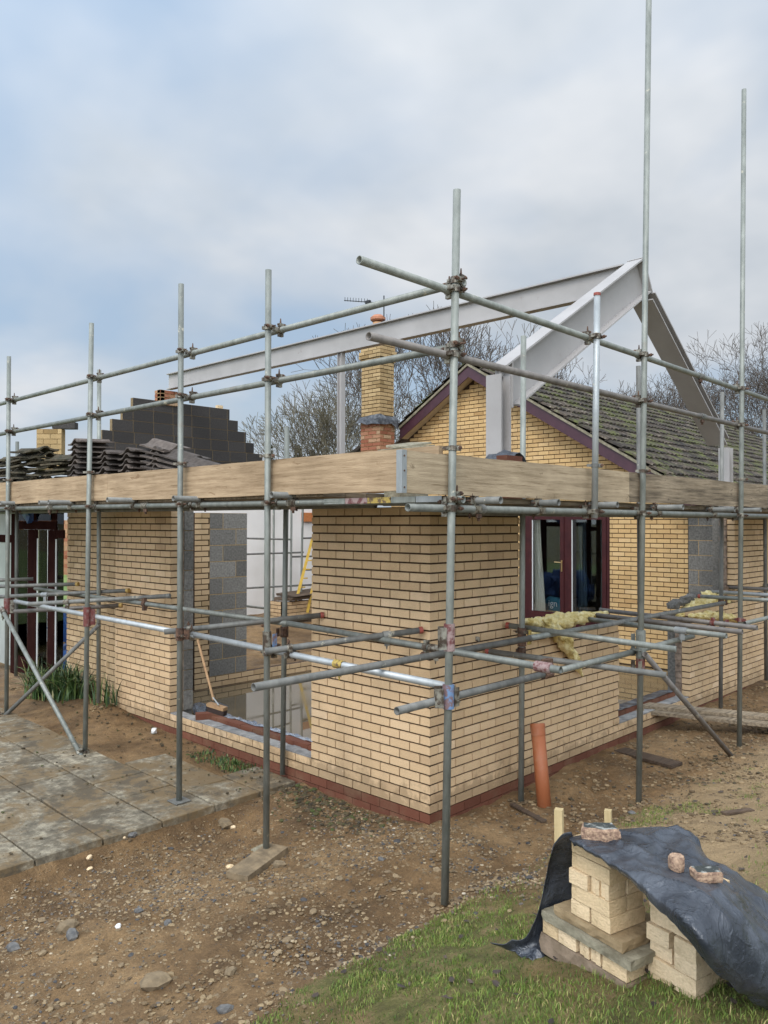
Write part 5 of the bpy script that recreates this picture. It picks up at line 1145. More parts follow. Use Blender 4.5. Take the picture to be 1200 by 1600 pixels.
def lump(name, p, sx, sy, sz, mats, label, cat, rz=0.0, top=None, seed=1, shape=None):
    rs = random.Random(seed); mb = MB(); k = len(shape) if shape else 7
    pts = shape or [(math.cos(2 * math.pi * i / k) * rs.uniform(0.85, 1.05), math.sin(2 * math.pi * i / k) * rs.uniform(0.85, 1.05)) for i in range(k)]
    c, s = math.cos(rz), math.sin(rz); V = []; rings = ((0, 0.93), (0.35, 1.0), (0.8, 0.97), (1.0, 0.86)); sub = 5; n = k * sub
    for (h, sc_) in rings:
        for i in range(k):
            a, b = pts[i], pts[(i + 1) % k]
            for t in range(sub):
                x = (a[0] + (b[0] - a[0]) * t / sub) * sc_ * sx * (1 + rs.uniform(-0.035, 0.035)); y = (a[1] + (b[1] - a[1]) * t / sub) * sc_ * sy * (1 + rs.uniform(-0.035, 0.035))
                V.append((p[0] + x * c - y * s, p[1] + x * s + y * c, p[2] + sz * (h + rs.uniform(-0.04, 0.04))))
    F = []; M_ = []
    for r_ in range(3):
        for i in range(n): F.append((r_ * n + i, r_ * n + (i + 1) % n, (r_ + 1) * n + (i + 1) % n, (r_ + 1) * n + i)); 
    mb.add(V, F, 0, 0.5); mb.add(V, [tuple(range(3 * n, 4 * n)), tuple(range(n))[::-1]], 1 if top else 0, 0.5)
    return tag(mb.build(name, [mats] + ([top] if top else [])), label, cat)
lump('granite_piece', (-1.786, -2.484, 1.005), 0.080, 0.048, 0.056, 'granite_pink', 'long pinkish granite piece with white flecked top at left end of black sheet', 'stone', R(-50), 'granite_top', 3, [(-1, -0.5), (-0.85, 0.8), (0.9, 1.0), (1.05, -0.7), (0.2, -0.95)])
lump('granite_piece', (-1.818, -2.838, 0.995), 0.036, 0.034, 0.052, 'granite_pink', 'small rounded brown stone beside the dark topped stone on the black sheet', 'stone', R(10), None, 5)
lump('granite_piece', (-1.804, -2.947, 0.985), 0.054, 0.040, 0.040, 'granite_pink', 'broken pink stone with a dark mossy top, right-hand one on the black sheet', 'stone', R(-40), 'granite_top', 8, [(-1, -0.8), (-1.0, 0.8), (0.6, 1.0), (1.1, 0.3), (0.9, -0.9)])
mb = MB(); o = Vector((-1.683, -3.072, 0.460)); a = Vector((-1.708, -3.063, 0.600))
mb.obox((-1.70, -3.12, 0.42), EX * 0.9, EY * 0.10, EZ * 0.14, jit=0.004); tag(mb.build('timber_block', 'dark_board'), 'dark timber block under the sheet at the right edge', 'timber')
# pegs, drain pipe, planks on the ground --------------------------------
for (P, w_, lab) in (((-0.313, -1.400, 0.480), 0.052, 'taller pale wooden peg beside the black sheet'), ((0.671, -1.220, 0.239), 0.050, 'short pale wooden peg farther back on the bare earth')):
    if 'short' in lab: P = (P[0], P[1], gz(P[0], P[1]) + 0.12)
    mb = MB(); zg_ = gz(P[0], P[1]) - 0.05; a = R(20); u = Vector((math.cos(a), math.sin(a), 0)) * w_; v = Vector((-math.sin(a), math.cos(a), 0)) * w_
    rough_block(mb, Vector((P[0] - w_ / 2, P[1] - w_ / 2, zg_)), u, v, Vector((0.0, 0.004, P[2] - zg_)), amp=0.0012); tag(mb.build('peg', 'peg_wood'), lab, 'peg')
pb = Vector((1.013, -0.426, -0.117)); ptp = Vector((1.118, -0.288, 0.561)); pb = pb - (ptp - pb) * 0.1; dr = thing('drain_pipe', tuple(pb), 'orange clay-coloured drain pipe standing up out of the mud', 'pipe')
mb = MB(); mb.tube(pb, ptp, 0.060, 28, hollow=0.92); o = mb.build('pipe_body', 'clay_pipe', dr); o.data.polygons.foreach_set('use_smooth', [len(p.vertices) == 4 for p in o.data.polygons])
u = (ptp - pb).normalized(); mb = MB(); mb.tube(ptp - u * 0.085, ptp - u * 0.005, 0.0625, 28, hollow=0.97, r1=0.066); mb.tube(ptp - u * 0.005, ptp + u * 0.02, 0.0665, 28, hollow=0.93, r1=0.064); mb.build('socket', 'clay_pipe', dr)
def plank(name, a, b, w_, th, mt, label, cat='plank', up=(0, 0, 1), jit=0.0):
    mb = MB(); a = Vector(a); b = Vector(b); d = b - a; s = d.cross(Vector(up)).normalized(); u = s.cross(d).normalized()
    rough_block(mb, a - s * w_ / 2, d, s * w_, u * th, amp=0.0015); return tag(mb.build(name, mt), label, cat)
plank('plank', (3.813, 0.567, 0.190), (5.162, -1.501, 0.060), 0.22, 0.036, 'weathered_board', 'upper scaffold plank reaching from the low sill out over the mud')
plank('plank', (3.773, 0.479, 0.150), (4.963, -1.554, 0.020), 0.225, 0.036, 'weathered_board', 'lower scaffold plank half hidden under the other one')
plank('board', (2.930, -0.123, -0.070), (2.841, -0.787, -0.070), 0.20, 0.028, 'dark_board', 'short dark wet board lying in the mud by the right wall', 'board')
c_ = S['d'].p1; plank('pad_board', (c_.x - 0.42, c_.y - 0.20, c_.z - 0.050), (c_.x + 0.10, c_.y - 0.02 , c_.z - 0.040), 0.19, 0.048, 'stone_brown', 'mud covered wooden pad under the second post from the corner', 'pad')
mb = MB(); rough_block(mb, Vector((S['d'].p1.x - 0.07, S['d'].p1.y - 0.05, S['d'].p1.z - 0.012)), (0.15, 0.02, 0), (-0.02, 0.13, 0), (0, 0, 0.012), amp=0.004); tag(mb.build('mortar_pad', 'weathered_slab'), 'pale lump of mortar round the foot of the second post', 'mortar')
# broom leaning inside the left opening --------------------------------
br = thing('broom', (-0.137, 2.770, 0.428), 'wooden broom with dark bristles leaning inside the left opening', 'broom')
mb = MB(); mb.tube((-0.064, 3.258, 1.069), (-0.137, 2.841, 0.496), 0.013, 12); mb.build('handle', 'broom_wood', br)
h0 = Vector((-0.174, 2.879, 0.456)); h1 = Vector((-0.111, 2.671, 0.426)); mb = MB(); mb.beam(h0, h1, 0.07, 0.035); mb.build('head', 'broom_wood', br)
mb = MB(); mb.beam(h0 - Vector((0, 0, 0.045)), h1 - Vector((0, 0, 0.045)), 0.062, 0.05); mb.build('bristles', 'bristle', br)
mb = MB(); mb.tube((-0.159, 2.820, 0.529), (-0.157, 2.718, 0.466), 0.007, 8); mb.build('stay', 'bright_galvanised', br)
p = (-0.000, 3.555, 0.170); plank('brick', (0.03, 3.44, 0.165), (0.28, 3.30, 0.165), 0.105, 0.065, 'red_brick', 'wet red brick resting on the left end of the sill', 'brick')
for k, (x, y, l) in enumerate(((0.20, 3.62, 'crumpled black plastic heaped at the left end of the sill'), (0.36, 3.5, 'black rubber scrap next to the broom head'))):
    mb = MB(); mb.stone((x, y, 0.22), 0.13, 0.10, 0.12, rough=0.4); o = mb.build('plastic_scrap', 'black_polythene'); tag(o, l, 'plastic')
# glazed mahogany screen at the far left -------------------------------
gs = thing('glazed_screen', (0.1, 7.9, 0.0), 'dark brown framed glazed doors and side panes beyond the left wall', 'glazed doors')
def Yx(k): return {0: 9.04, 17: 8.598, 24: 8.422, 30: 8.27, 41: 8.009, 55: 7.683, 72: 7.303, 87: 6.982, 99: 6.76}[k]
fx0, fx1 = 0.0, 0.035
def post(ya, yb, z0, z1, nm='post', mt='brown_frame', x0=fx0, x1=fx1): m_ = MB(); m_.box((x0, ya, z0), (x1, yb, z1)); return m_.build(nm, mt, gs)
post(Yx(24), Yx(17), 0.0, 2.50); post(7.0, 7.25, 0.0, 2.23); post(7.66, 7.96, 0.10, 2.23); post(6.99, 7.12, 2.36, 2.50)
post(6.99, Yx(24) - 0.001, 2.231, 2.359, 'rail'); post(6.76, 6.989, 2.115, 2.232, 'rail'); post(7.301, 7.619, 0.05, 0.16, 'rail'); post(8.001, Yx(24) - 0.001, 0.05, 0.30, 'rail'); post(6.76, 6.989, 0.02, 0.16, 'rail')
post(7.70, 7.76, 2.36, 2.50); post(6.99, Yx(24) - 0.001, 2.501, 2.56, 'rail'); post(Yx(17) + 0.001, 9.6, 2.02, 2.14, 'rail')
for (a, b, z0, z1) in ((7.301, 7.619, 0.161, 2.23), (8.001, 8.421, 0.301, 2.23), (6.76, 6.989, 0.161, 2.114), (7.121, 7.699, 2.36, 2.50), (7.761, 8.42, 2.36, 2.50), (6.76, 6.989, 2.233, 2.5)):
    m_ = MB(); m_.box((fx0 + 0.012, a, z0), (fx0 + 0.016, b, z1)); m_.build('pane', 'hazy_glass', gs)
for y in (7.605, 6.975): post(y, y + 0.014, 0.161, 2.1, 'glazing_bead', 'white_plastic', fx0 - 0.004, fx0 + 0.010)
m_ = MB(); m_.box((fx0 + 0.02, Yx(17) + 0.001, 0.1), (fx0 + 0.03, 9.6, 2.019)); m_.box((fx0 + 0.02, Yx(17) + 0.001, 2.141), (fx0 + 0.03, 9.6, 2.5)); tag(m_.build('milky_pane', 'milky_panel', gs), 'milky grey panel at the left edge')
m_ = MB(); m_.box((0.9, 9.0, 0.3), (0.94, 10.4, 2.3)); tag(m_.build('white_door', 'white_plastic'), 'white door panel seen through the brown glazed screen', 'door')
m_ = MB()
for i in range(26): m_.stone((0.40 + random.uniform(0, 0.5), 6.9 + 1.1 * i / 26 + random.uniform(-0.1, 0.1), random.uniform(0.15, 0.9)), 0.25, 0.28, 0.42, rough=0.35)
tag(m_.build('blue_sheeting', 'blue_sheet'), 'heap of blue plastic sheeting behind the brown glazed doors', 'sheeting')
m_ = MB(); run(m_, (8.0, 22.0, 0.0), (-0.75, 0.66, 0), (-0.66, -0.75, 0), 0, 16, 0, 16, bl=0.45, ch=0.15); tag(m_.build('garden_wall', ['mixed_red_brick', 'pale_mortar']), 'low old brick garden wall across the lawn behind the glazed doors', 'wall')
m_ = MB(); m_.stone((0.02, 7.9, 2.42), 0.12, 0.18, 0.22, rough=0.4); tag(m_.build('blue_rag', 'blue_sheet'), 'scrap of blue sheet hanging under the deck at the left', 'sheeting')
# far scaffold, ladder and trestle in front of the white wall -----------
f2 = thing('scaffold', (5.5, 9.2, 0.2), 'thin distant scaffold standing in front of the white rendered wall', 'scaffold')
def t2(nm, a, b, m='galvanised', r=0.024): mb = MB(); mb.tube(a, b, r, 10); return mb.build(nm, m, f2)
t2('standard', (6.089, 9.200, 0.408), (6.112, 9.200, 3.399)); t2('standard', (6.124, 8.900, 0.401), (6.184, 8.900, 3.321)); t2('standard', (5.932, 9.600, 0.444), (5.937, 9.600, 3.379))
for (pa, pb_) in (((4.884, 9.200, 2.014), (6.118, 9.200, 1.970)), ((4.886, 9.200, 1.686), (6.444, 9.200, 1.684)), ((4.889, 9.200, 0.989), (6.932, 9.200, 0.955)), ((6.406, 9.200, 1.994), (6.928, 9.200, 2.001)), ((6.119, 9.200, 1.596), (6.930, 9.200, 1.585)), ((6.409, 9.200, 1.300), (6.931, 9.200, 1.285))):
    t2('ledger', pa, pb_, 'dull_tube', 0.020)
t2('brace', (6.124, 9.200, 0.516), (6.706, 9.200, 0.840)); t2('rail', (4.923, 9.200, 0.619), (5.930, 9.200, 0.448)); t2('rail', (6.123, 9.200, 0.806), (6.781, 9.200, 0.821), 'bright_galvanised'); t2('rail', (6.375, 9.200, 0.622), (6.745, 9.200, 0.568), 'bright_galvanised')
lad = thing('ladder', (6.2, 8.7, 0.3), 'yellow ladder leaning up behind the corner of the brick extension', 'ladder')
def st(a, b, nm='stile', w_=0.03): mb = MB(); mb.beam(a, b, w_, 0.055); mb.build(nm, 'yellow_rail', lad)
st((5.830, 8.800, 0.460), (6.183, 8.600, 1.992)); st((6.047, 8.600, 0.445), (6.242, 8.500, 1.411))
ra, rb = Vector((5.848, 8.800, 0.499)), Vector((6.303, 8.800, 1.809))
for k in range(6):
    q = ra.lerp(rb, (k + 0.5) / 7); mb = MB(); mb.tube(q, q + Vector((0.10, -0.06, 0.0)), 0.014, 6); mb.build('rung', 'yellow_rail', lad)
mb = MB(); a = (5.428, 8.600, 0.705); run(mb, (a[0], 8.6, a[2] - 0.39), X_, NY, 0, 1.2, 0, 5); run(mb, (a[0], 8.6, a[2] - 0.39), Y_, NX, 0, 0.5, 0, 5, phase=1, ca=False, ma=0.1); tag(mb.build('brick_heap', ['weathered_brick', 'mortar']), 'low heap of buff bricks in front of the white wall', 'brick heap')
mb = MB(); mb.obox((a[0] + 0.12, 8.5, a[2] + 0.01), (1.1, 0.1, 0.03), (0, 0.6, 0), (0, 0, 0.05), jit=0.02); mb.obox((a[0] + 0.2, 8.5, a[2] + 0.09), (1.0, -0.05, 0.06), (0, 0.6, 0), (0, 0, 0.03), jit=0.02); tag(mb.build('board_pile', 'dark_board'), 'dark boards lying on the brick heap by the ladder', 'boards')
# insulation wads ------------------------------------------------------
def wad(name, pts, rad, label, seed):
    rs = np.random.default_rng(seed); mb = MB(); pts = [Vector(p) for p in pts]; dense = []; rr_ = []
    for i in range(len(pts) - 1):
        for t in range(14): dense.append(pts[i].lerp(pts[i + 1], t / 14)); rr_.append(rad[i] + (rad[i + 1] - rad[i]) * t / 14)
    dense.append(pts[-1]); rr_.append(rad[-1]); n = 34; V = []; F = []
    for k, p in enumerate(dense):
        d = (dense[min(k + 1, len(dense) - 1)] - dense[max(k - 1, 0)]).normalized(); a = d.orthogonal().normalized() if k == 0 else (a - d * a.dot(d)).normalized(); b = d.cross(a)
        for i in range(n):
            t = 2 * math.pi * i / n; v = a * math.cos(t) + b * math.sin(t); q = p + v * rr_[k]
            f = 1 + 0.9 * float(fbm(q.x * 1 + seed, q.y + q.z * 1.3, 9.0, 4)) + 1.0 * float(fbm(q.z + seed + q.x, q.x - q.y, 30, 2))
            V.append(p + Vector((v.x, v.y, v.z * 0.72)) * rr_[k] * f * 0.78)
    for k in range(len(dense) - 1):
        for i in range(n): F.append((k * n + i, k * n + (i + 1) % n, (k + 1) * n + (i + 1) % n, (k + 1) * n + i))
    F += [tuple(range(n))[::-1], tuple(range((len(dense) - 1) * n, len(dense) * n))]
    mb.add(V, F, 0, 0.5); return tag(mb.build(name, 'insulation', smooth=True), label, 'insulation')
wad('insulation', [(1.505, 0.120, 1.413), (1.803, 0.120, 1.356), (2.094, 0.120, 1.348), (2.529, 0.120, 1.349), (3.070, 0.120, 1.359)], [0.04, 0.10, 0.13, 0.10, 0.05], 'ragged yellow insulation lying along the top of the low right wall', 3)
wad('insulation', [(1.841, 0.050, 1.402), (1.796, -0.050, 1.310), (1.932, -0.080, 1.175), (2.108, -0.060, 1.009), (2.315, -0.040, 0.800)], [0.09, 0.12, 0.08, 0.07, 0.02], 'yellow insulation strip hanging down the face of the low right wall', 9)
wad('insulation', [(1.236, -0.020, 1.361), (1.500, -0.040, 1.296), (1.789, -0.040, 1.291)], [0.02, 0.06, 0.05], 'yellow insulation scrap tucked behind the tubes near the window', 14)
wad('insulation', [(4.943, 0.100, 1.176), (5.441, 0.120, 1.267), (5.967, 0.120, 1.314), (6.595, 0.100, 1.191), (7.333, 0.080, 1.091)], [0.06, 0.12, 0.16, 0.09, 0.05], 'yellow insulation heaped on top of the far low wall', 21)
wad('insulation', [(4.969, -0.020, 1.184), (5.483, -0.030, 1.142), (6.245, -0.030, 1.061), (6.943, -0.020, 0.900)], [0.04, 0.09, 0.08, 0.02], 'yellow insulation drooping over the front of the far low wall', 27)
mb = MB()
for k in range(5): mb.stone((5.02 + 0.16 * k, 0.2, 1.30 + 0.02 * k), 0.10, 0.09, 0.10, rough=0.35)
tag(mb.build('rubble', 'grey_block'), 'grey block rubble at the near end of the far low wall', 'rubble')
mb = MB()
for k in range(6): mb.stone((6.38 + 0.06 * k, 0.14, 1.30 + 0.06 * (k % 3)), 0.09, 0.07, 0.09, rough=0.35)
tag(mb.build('rubble', 'cavity'), 'broken brick rubble at the foot of the toothed tall wall', 'rubble')
# strap-leaved plants ---------------------------------------------------
def blades(mb, cx, cy, cz, n, L, spread, w_=0.022):
    for _ in range(n):
        a = random.uniform(0, 6.283); l = L * random.uniform(0.55, 1.1); lean = random.uniform(0.15, 1.0) * spread; d = Vector((math.cos(a), math.sin(a), 0)); s = Vector((-math.sin(a), math.cos(a), 0))
        b0 = Vector((cx + random.uniform(-0.12, 0.12), cy + random.uniform(-0.18, 0.18), cz)); V = []; k = 7; c = min(1, max(0, random.gauss(0.45, 0.25)))
        for i in range(k + 1):
            t = i / k; p = b0 + d * (lean * l * (t ** 1.7)) + Vector((0, 0, l * (t - 0.55 * lean * t * t * t))); ww = w_ * (1 - t ** 2.2) + 0.001
            V += [p - s * ww / 2, p + Vector((0, 0, 0.004)), p + s * ww / 2]
        mb.add(V, [f for i in range(k) for f in ((3 * i, 3 * i + 1, 3 * i + 4, 3 * i + 3), (3 * i + 1, 3 * i + 2, 3 * i + 5, 3 * i + 4))], 0, c)
mb = MB()
for (x, y) in ((-0.22, 6.3), (-0.28, 6.55), (-0.12, 6.0), (-0.30, 6.85), (-0.25, 6.1)): blades(mb, x, y, gz(x, y) - 0.02, 60, 0.62, 0.85)
tag(mb.build('strap_leaf_plant', 'leaf_blade'), 'large clump of strappy green leaves at the foot of the left wall', 'plant')
mb = MB(); blades(mb, -0.12, 5.25, gz(-0.12, 5.25), 34, 0.42, 0.6, 0.016); tag(mb.build('strap_leaf_plant', 'leaf_blade'), 'small sparse clump of strappy leaves by the inner post', 'plant')

# ------------------------------------------------------------------ bare winter trees
def tree(base, height, label, seed, mt='twig', trunk=0.22, spread=0.6, limbs=5, lean=(0, 0), levels=7, split=0.2, name='bare_tree', rmin=0.008):
    rs = random.Random(seed); th = thing(name, tuple(base), label, 'tree', 'bare winter trees behind the house'); tb_ = MB(); cb = MB()
    def seg(mb, p, q, r0, r1):
        r0 = max(r0, rmin); r1 = max(r1, rmin)
        mb.tube(p, q, r0, 6 if r0 > 0.06 else (4 if r0 > 0.02 else 3), r1=r1, caps=False)
    def grow(p, d, L, r, lv):
        n = 3 if lv < 3 else 2; q = p
        for i in range(n):
            d = (d + Vector((rs.gauss(0, 0.11), rs.gauss(0, 0.11), rs.gauss(0.03, 0.06)))).normalized(); q2 = q + d * (L / n); r2 = r * (0.86 if i < n - 1 else 0.78)
            seg(tb_ if lv == 0 else cb, q, q2, r, r2); 
            if lv >= 2 and lv < levels and rs.random() < (0.5 if levels < 8 else 0.36):
                s = d.orthogonal().normalized(); s.rotate(Matrix.Rotation(rs.uniform(0, 6.28), 3, d)); grow(q2, (d * 0.7 + s * 0.65).normalized(), L * rs.uniform(0.5, 0.75), r2 * 0.5, lv + 2)
            q, r = q2, r2
        if lv >= levels: return
        k = limbs if lv == 0 else (3 if rs.random() < 0.4 else 2); a0 = rs.uniform(0, 6.28)
        for j in range(k):
            s = d.orthogonal().normalized(); s.rotate(Matrix.Rotation(a0 + 6.283 * j / k + rs.uniform(-0.4, 0.4), 3, d)); sp = spread * rs.uniform(0.55, 1.15) * (1.0 if lv else 0.9)
            grow(q, (d + s * sp + Vector((0, 0, 0.12))).normalized(), L * rs.uniform(0.68, 0.86), r * rs.uniform(0.55, 0.72), lv + 1)
    base = Vector(base); grow(base, Vector((lean[0], lean[1], 1)).normalized(), height * 0.24, trunk, 0)
    tb_.build('trunk', mt, th); cb.build('crown', mt, th); return th
tree((14.8, 16.3, -0.3), 7.6, 'bare multi-stemmed tree fanning out to the left of the chimney', 11, 'green_twig', 0.15, 0.5, 6, (-0.08, 0.08), 7)
tree((17.8, 14.6, -0.3), 10.4, 'bare tree rising between the chimney and the gable', 5, 'twig', 0.20, 0.58, 5, (0.0, 0.0), 8)
tree((20.0, 13.9, -0.3), 9.8, 'bare tree standing just above the peak of the gable', 23, 'twig', 0.22, 0.6, 5, (0.05, -0.05), 8)
tree((31.8, 12.5, -0.3), 10.2, 'bare tree with a rounded crown framed by the steel rafter and roof', 31, 'twig', 0.30, 0.75, 6, (0.0, 0.0), 8)
tree((33.0, 8.5, -0.3), 12.0, 'large bare spreading tree at the right edge of the picture', 42, 'twig', 0.36, 0.75, 6, (0.0, 0.0), 8)
tree((36.5, 16.8, -0.3), 9.5, 'smaller bare tree just right of the left rafter, above the roof ridge', 57, 'twig', 0.30, 0.6, 5, (0, 0), 7)
eg = MB()
for k in range(5):
    c = Vector((13.4 + 0.35 * k, 19.4 - 0.4 * k, 1.0)); hh_ = random.uniform(3.3, 4.3)
    for _ in range(900):
        t = random.random() ** 0.8; r_ = 0.85 * (1 - t) + 0.08; a = random.uniform(0, 6.28); q = c + Vector((math.cos(a) * r_ * random.uniform(0.4, 1), math.sin(a) * r_ * random.uniform(0.4, 1), t * hh_)); s = 0.09
        eg.add([q + Vector((random.uniform(-s, s), random.uniform(-s, s), random.uniform(-s, s))) for _ in range(3)], [(0, 1, 2)])
et = thing('evergreen', (14.1, 18.6, 0), 'dark low evergreen tree just over the boards left of the tall post', 'tree'); eg.build('crown', 'evergreen', et); mb = MB(); mb.tube((14.1, 18.6, -0.3), (14.1, 18.6, 3.5), 0.15, 8); mb.build('trunk', 'twig', et)
sh = thing('outbuilding', (8.323, 9.496, 3.818), 'dark tiled lean-to roof just left of the chimney foot', 'outbuilding')
a = Vector((8.404, 9.405, 4.217)); b = Vector((8.130, 9.694, 3.925)); mb = MB(); v = Vector((0.69, -0.72, 0)) ; mb.obox(b, (a - b) + (a - b) * 0.05, v * -0.001 + Vector((2.0, 2.0, 0)), (0, 0, -0.08)); mb.build('roof', 'roof_tile', sh)
mb = MB(); mb.obox(Vector((b.x, b.y, 0)) + Vector((0.3, 0.3, 0)), Vector((a.x - b.x, a.y - b.y, 0)), (1.5, 1.5, 0), (0, 0, b.z - 0.1)); mb.build('wall', 'old_golden_brick', sh)

# ------------------------------------------------------------------ stones, rubble, gravel
big = [((-2.589, 0.829), 0.075, 'stone_brown', 'large brown stone, biggest on the bare earth at the left'), ((-2.636, 0.662), 0.060, 'stone_grey', 'grey angular stone just below the largest brown one'),
 ((-2.602, -0.281), 0.085, 'stone_brown', 'flat brown stone near the bottom edge of the bare earth'), ((-2.198, 0.640), 0.034, 'stone_grey', 'dark bluish flat stone in the middle of the bare earth'),
 ((-2.158, 0.340), 0.036, 'stone_grey', 'small blue-grey stone right of the dark flat one'), ((-2.391, 0.537), 0.026, 'white_plastic', 'white scrap lying on the bare earth'),
 ((-0.911, 1.510), 0.085, 'stone_brown', 'big earth-covered lump below the patio edge'), ((-1.574, 0.252), 0.040, 'stone_brown', 'rounded stone just left of the wooden pad'),
 ((-1.120, 0.517), 0.055, 'stone_brown', 'flat stone against the near side of the wooden pad'), ((-1.135, -0.160), 0.030, 'stone_brown', 'lone rounded stone right of the wooden pad'),
 ((-0.722, -0.156), 0.030, 'stone_grey', 'lone slate-grey stone on the open earth'), ((-2.549, -0.856), 0.050, 'stone_grey', 'grey slab fragment at the edge of the grass near the bottom'),
 ((-2.338, -0.599), 0.040, 'stone_brown', 'pale brown stone by the bottom of the grass edge'), ((-1.999, 1.859), 0.022, 'loose_brick', 'cream brick chip standing on end by the patio edge'),
 ((-2.074, 1.592), 0.030, 'loose_brick', 'cream brick chip, upper of the pair by the patio edge'), ((-2.098, 1.531), 0.028, 'loose_brick', 'cream brick chip, lower of the pair by the patio edge'),
 ((-1.768, 1.663), 0.030, 'loose_brick', 'cream and grey brick end under the patio edge'), ((-0.883, 1.438), 0.030, 'loose_brick', 'cream brick chip by the big earth-covered lump'),
 ((-1.284, 0.903), 0.034, 'loose_brick', 'pale yellow brick chip at the left end of the wooden pad'), ((-1.685, 1.664), 0.055, 'stone_grey', 'grey flat stones tucked under the patio edge'),
 ((-1.457, 1.687), 0.045, 'stone_brown', 'brown clod beneath the patio kerb near the base plate'), ((-1.295, 1.691), 0.055, 'stone_brown', 'round brown rock below the third post'),
 ((-2.902, 0.895), 0.05, 'stone_grey', 'mossy wood-like fragment at the left edge'), ((1.043, -1.209), 0.035, 'stone_grey', 'grey stone beyond the shorter peg'),
 ((-1.033, 0.297), 0.03, 'stone_brown', 'small pale stone right of the pad'), ((2.572, 0.147), 0.03, 'stone_brown', 'small stone in the mud by the right wall')]
for ((x, y), s, mt, lab) in big:
    p = Vector((x, y, gz(x, y))); mb = MB(); mb.stone((p.x, p.y, p.z + s * 0.28), s, s * random.uniform(0.6, 0.8), s * random.uniform(0.7, 1.0), rough=0.2)
    tag(mb.build('stone' if 'brick' not in mt else 'brick_chip', mt), lab, 'stone' if 'brick' not in mt else 'brick chip', 'loose stones and brick chips on the bare earth')
def scatter(name, n, area, size, mt, label, dens=None, seed=1, cfun=None, zoff=0.12):
    r = np.random.default_rng(seed); mb = MB(); xs_ = r.uniform(area[0], area[1], n); ys_ = r.uniform(area[2], area[3], n)
    zs = ground_h(xs_, ys_) if name != 'patio_dirt' else np.maximum(ground_h(xs_, ys_), np.where((xs_ > -0.9) & (ys_ > 3.2), -9, -0.092 + 0.012 * (ys_ - 1.64))); pr = dens(xs_, ys_) if dens is not None else np.ones(n); ok = (r.random(n) < pr)
    for x, y, z in zip(xs_[ok], ys_[ok], zs[ok]):
        s = size[0] * (size[1] / size[0]) ** (random.random() ** 2.2); mb.stone((x, y, z + s * zoff), s, s * random.uniform(0.5, 0.9), s * random.uniform(0.5, 0.9), 0, random.random() if cfun is None else cfun())
    return tag(mb.build(name, mt, origin=(0, 0, 0)), label, 'gravel' if False else None, kind='stuff')
dg = lambda x, y: (0.25 + 0.75 * sstep(-0.1, 0.15, fbm(x, y, 1.6, 3))) * (1 - grassm(x, y)) * sstep(-0.02, -0.1, np.where(x > -0.05, y, -1.0)) * (1 - 0.9 * ((y > 1.60) & (x > -4.6)))
scatter('gravel', 30000, (-4.2, 0.1, -1.6, 1.8), (0.004, 0.016), 'pebble', 'scattered gravel and grit over the bare earth', dg, 3)
scatter('rubble_chips', 650, (-4.2, 0.1, -1.6, 1.8), (0.014, 0.036), 'pebble', 'small broken stones and brick chips over the bare earth', dg, 4, lambda: random.choice((0.1, 0.45, 0.5, 0.55, 0.6, 0.7, 0.75, 0.9)))
scatter('gravel', 7000, (0.0, 8.5, -4.0, -0.05), (0.005, 0.020), 'pebble', 'grit and crumbs of earth beside the right wall', lambda x, y: 0.5 * (1 - 0.7 * grassm(x, y)), 5, lambda: random.choice((0.0, 0.1, 0.2, 0.4, 0.45, 0.5, 0.6, 0.8)))
scatter('earth_clods', 2600, (-0.75, -0.02, -0.1, 1.75), (0.008, 0.035), 'clod', 'dark crumbly clods of soil along the left wall base', lambda x, y: np.exp(-((x + 0.18) / 0.22) ** 2) * sstep(0.1, 0.9, y) * 1.0, 6)
scatter('earth_clods', 2500, (0.6, 6.5, -2.2, -0.1), (0.006, 0.030), 'clod', 'churned clods of earth along the right wall', lambda x, y: np.exp(-((y + 1.35 - 0.05 * x) / 0.35) ** 2) * sstep(1.2, 2.2, x) + 0.1, 7, lambda: random.uniform(0.2, 0.75))
scatter('patio_dirt', 5200, (-3.6, -0.02, 1.68, 6.6), (0.004, 0.022), 'clod', 'soil and moss crumbs scattered over the patio slabs', lambda x, y: 0.09 + 0.9 * np.exp(-((x + 0.15) / 0.30) ** 2), 8, zoff=0.8)
scatter('earth_lumps', 13000, (-4.2, 0.1, -1.6, 1.8), (0.005, 0.024), 'earth_lump', 'crumbs and lumps of brown earth', lambda x, y: (1 - grassm(x, y)) * (0.4 + 0.6 * sstep(-0.1, 0.1, fbm(x + 5, y, 2.1, 3))) * (1 - 0.95 * ((y > 1.60) & (x > -4.6))), 31)
scatter('earth_lumps', 12000, (0.2, 7.5, -3.2, -0.08), (0.006, 0.030), 'earth_lump', 'crumbs and lumps of brown earth on the right', lambda x, y: 0.8 * (1 - grassm(x, y)), 32)
mb = MB(); r = random.Random(4)
for _ in range(26):
    p = (r.uniform(-0.30, -0.05), r.uniform(2.2, 3.1), -0.10); 
    for _ in range(14): q = Vector(p) + Vector((r.gauss(0, 0.05), r.gauss(0, 0.05), 0)); a = r.uniform(0, 6.28); mb.add([q, q + Vector((math.cos(a) * 0.02, math.sin(a) * 0.02, 0.0)), q + Vector((0, 0, 0.035)) + Vector((math.cos(a) * 0.02, 0, 0))], [(0, 1, 2)], 0, r.random())
tag(mb.build('moss', 'leaf_blade', origin=(0, 0, 0)), 'tufts of moss and weed where the patio meets the wall', kind='stuff')
mb = MB()
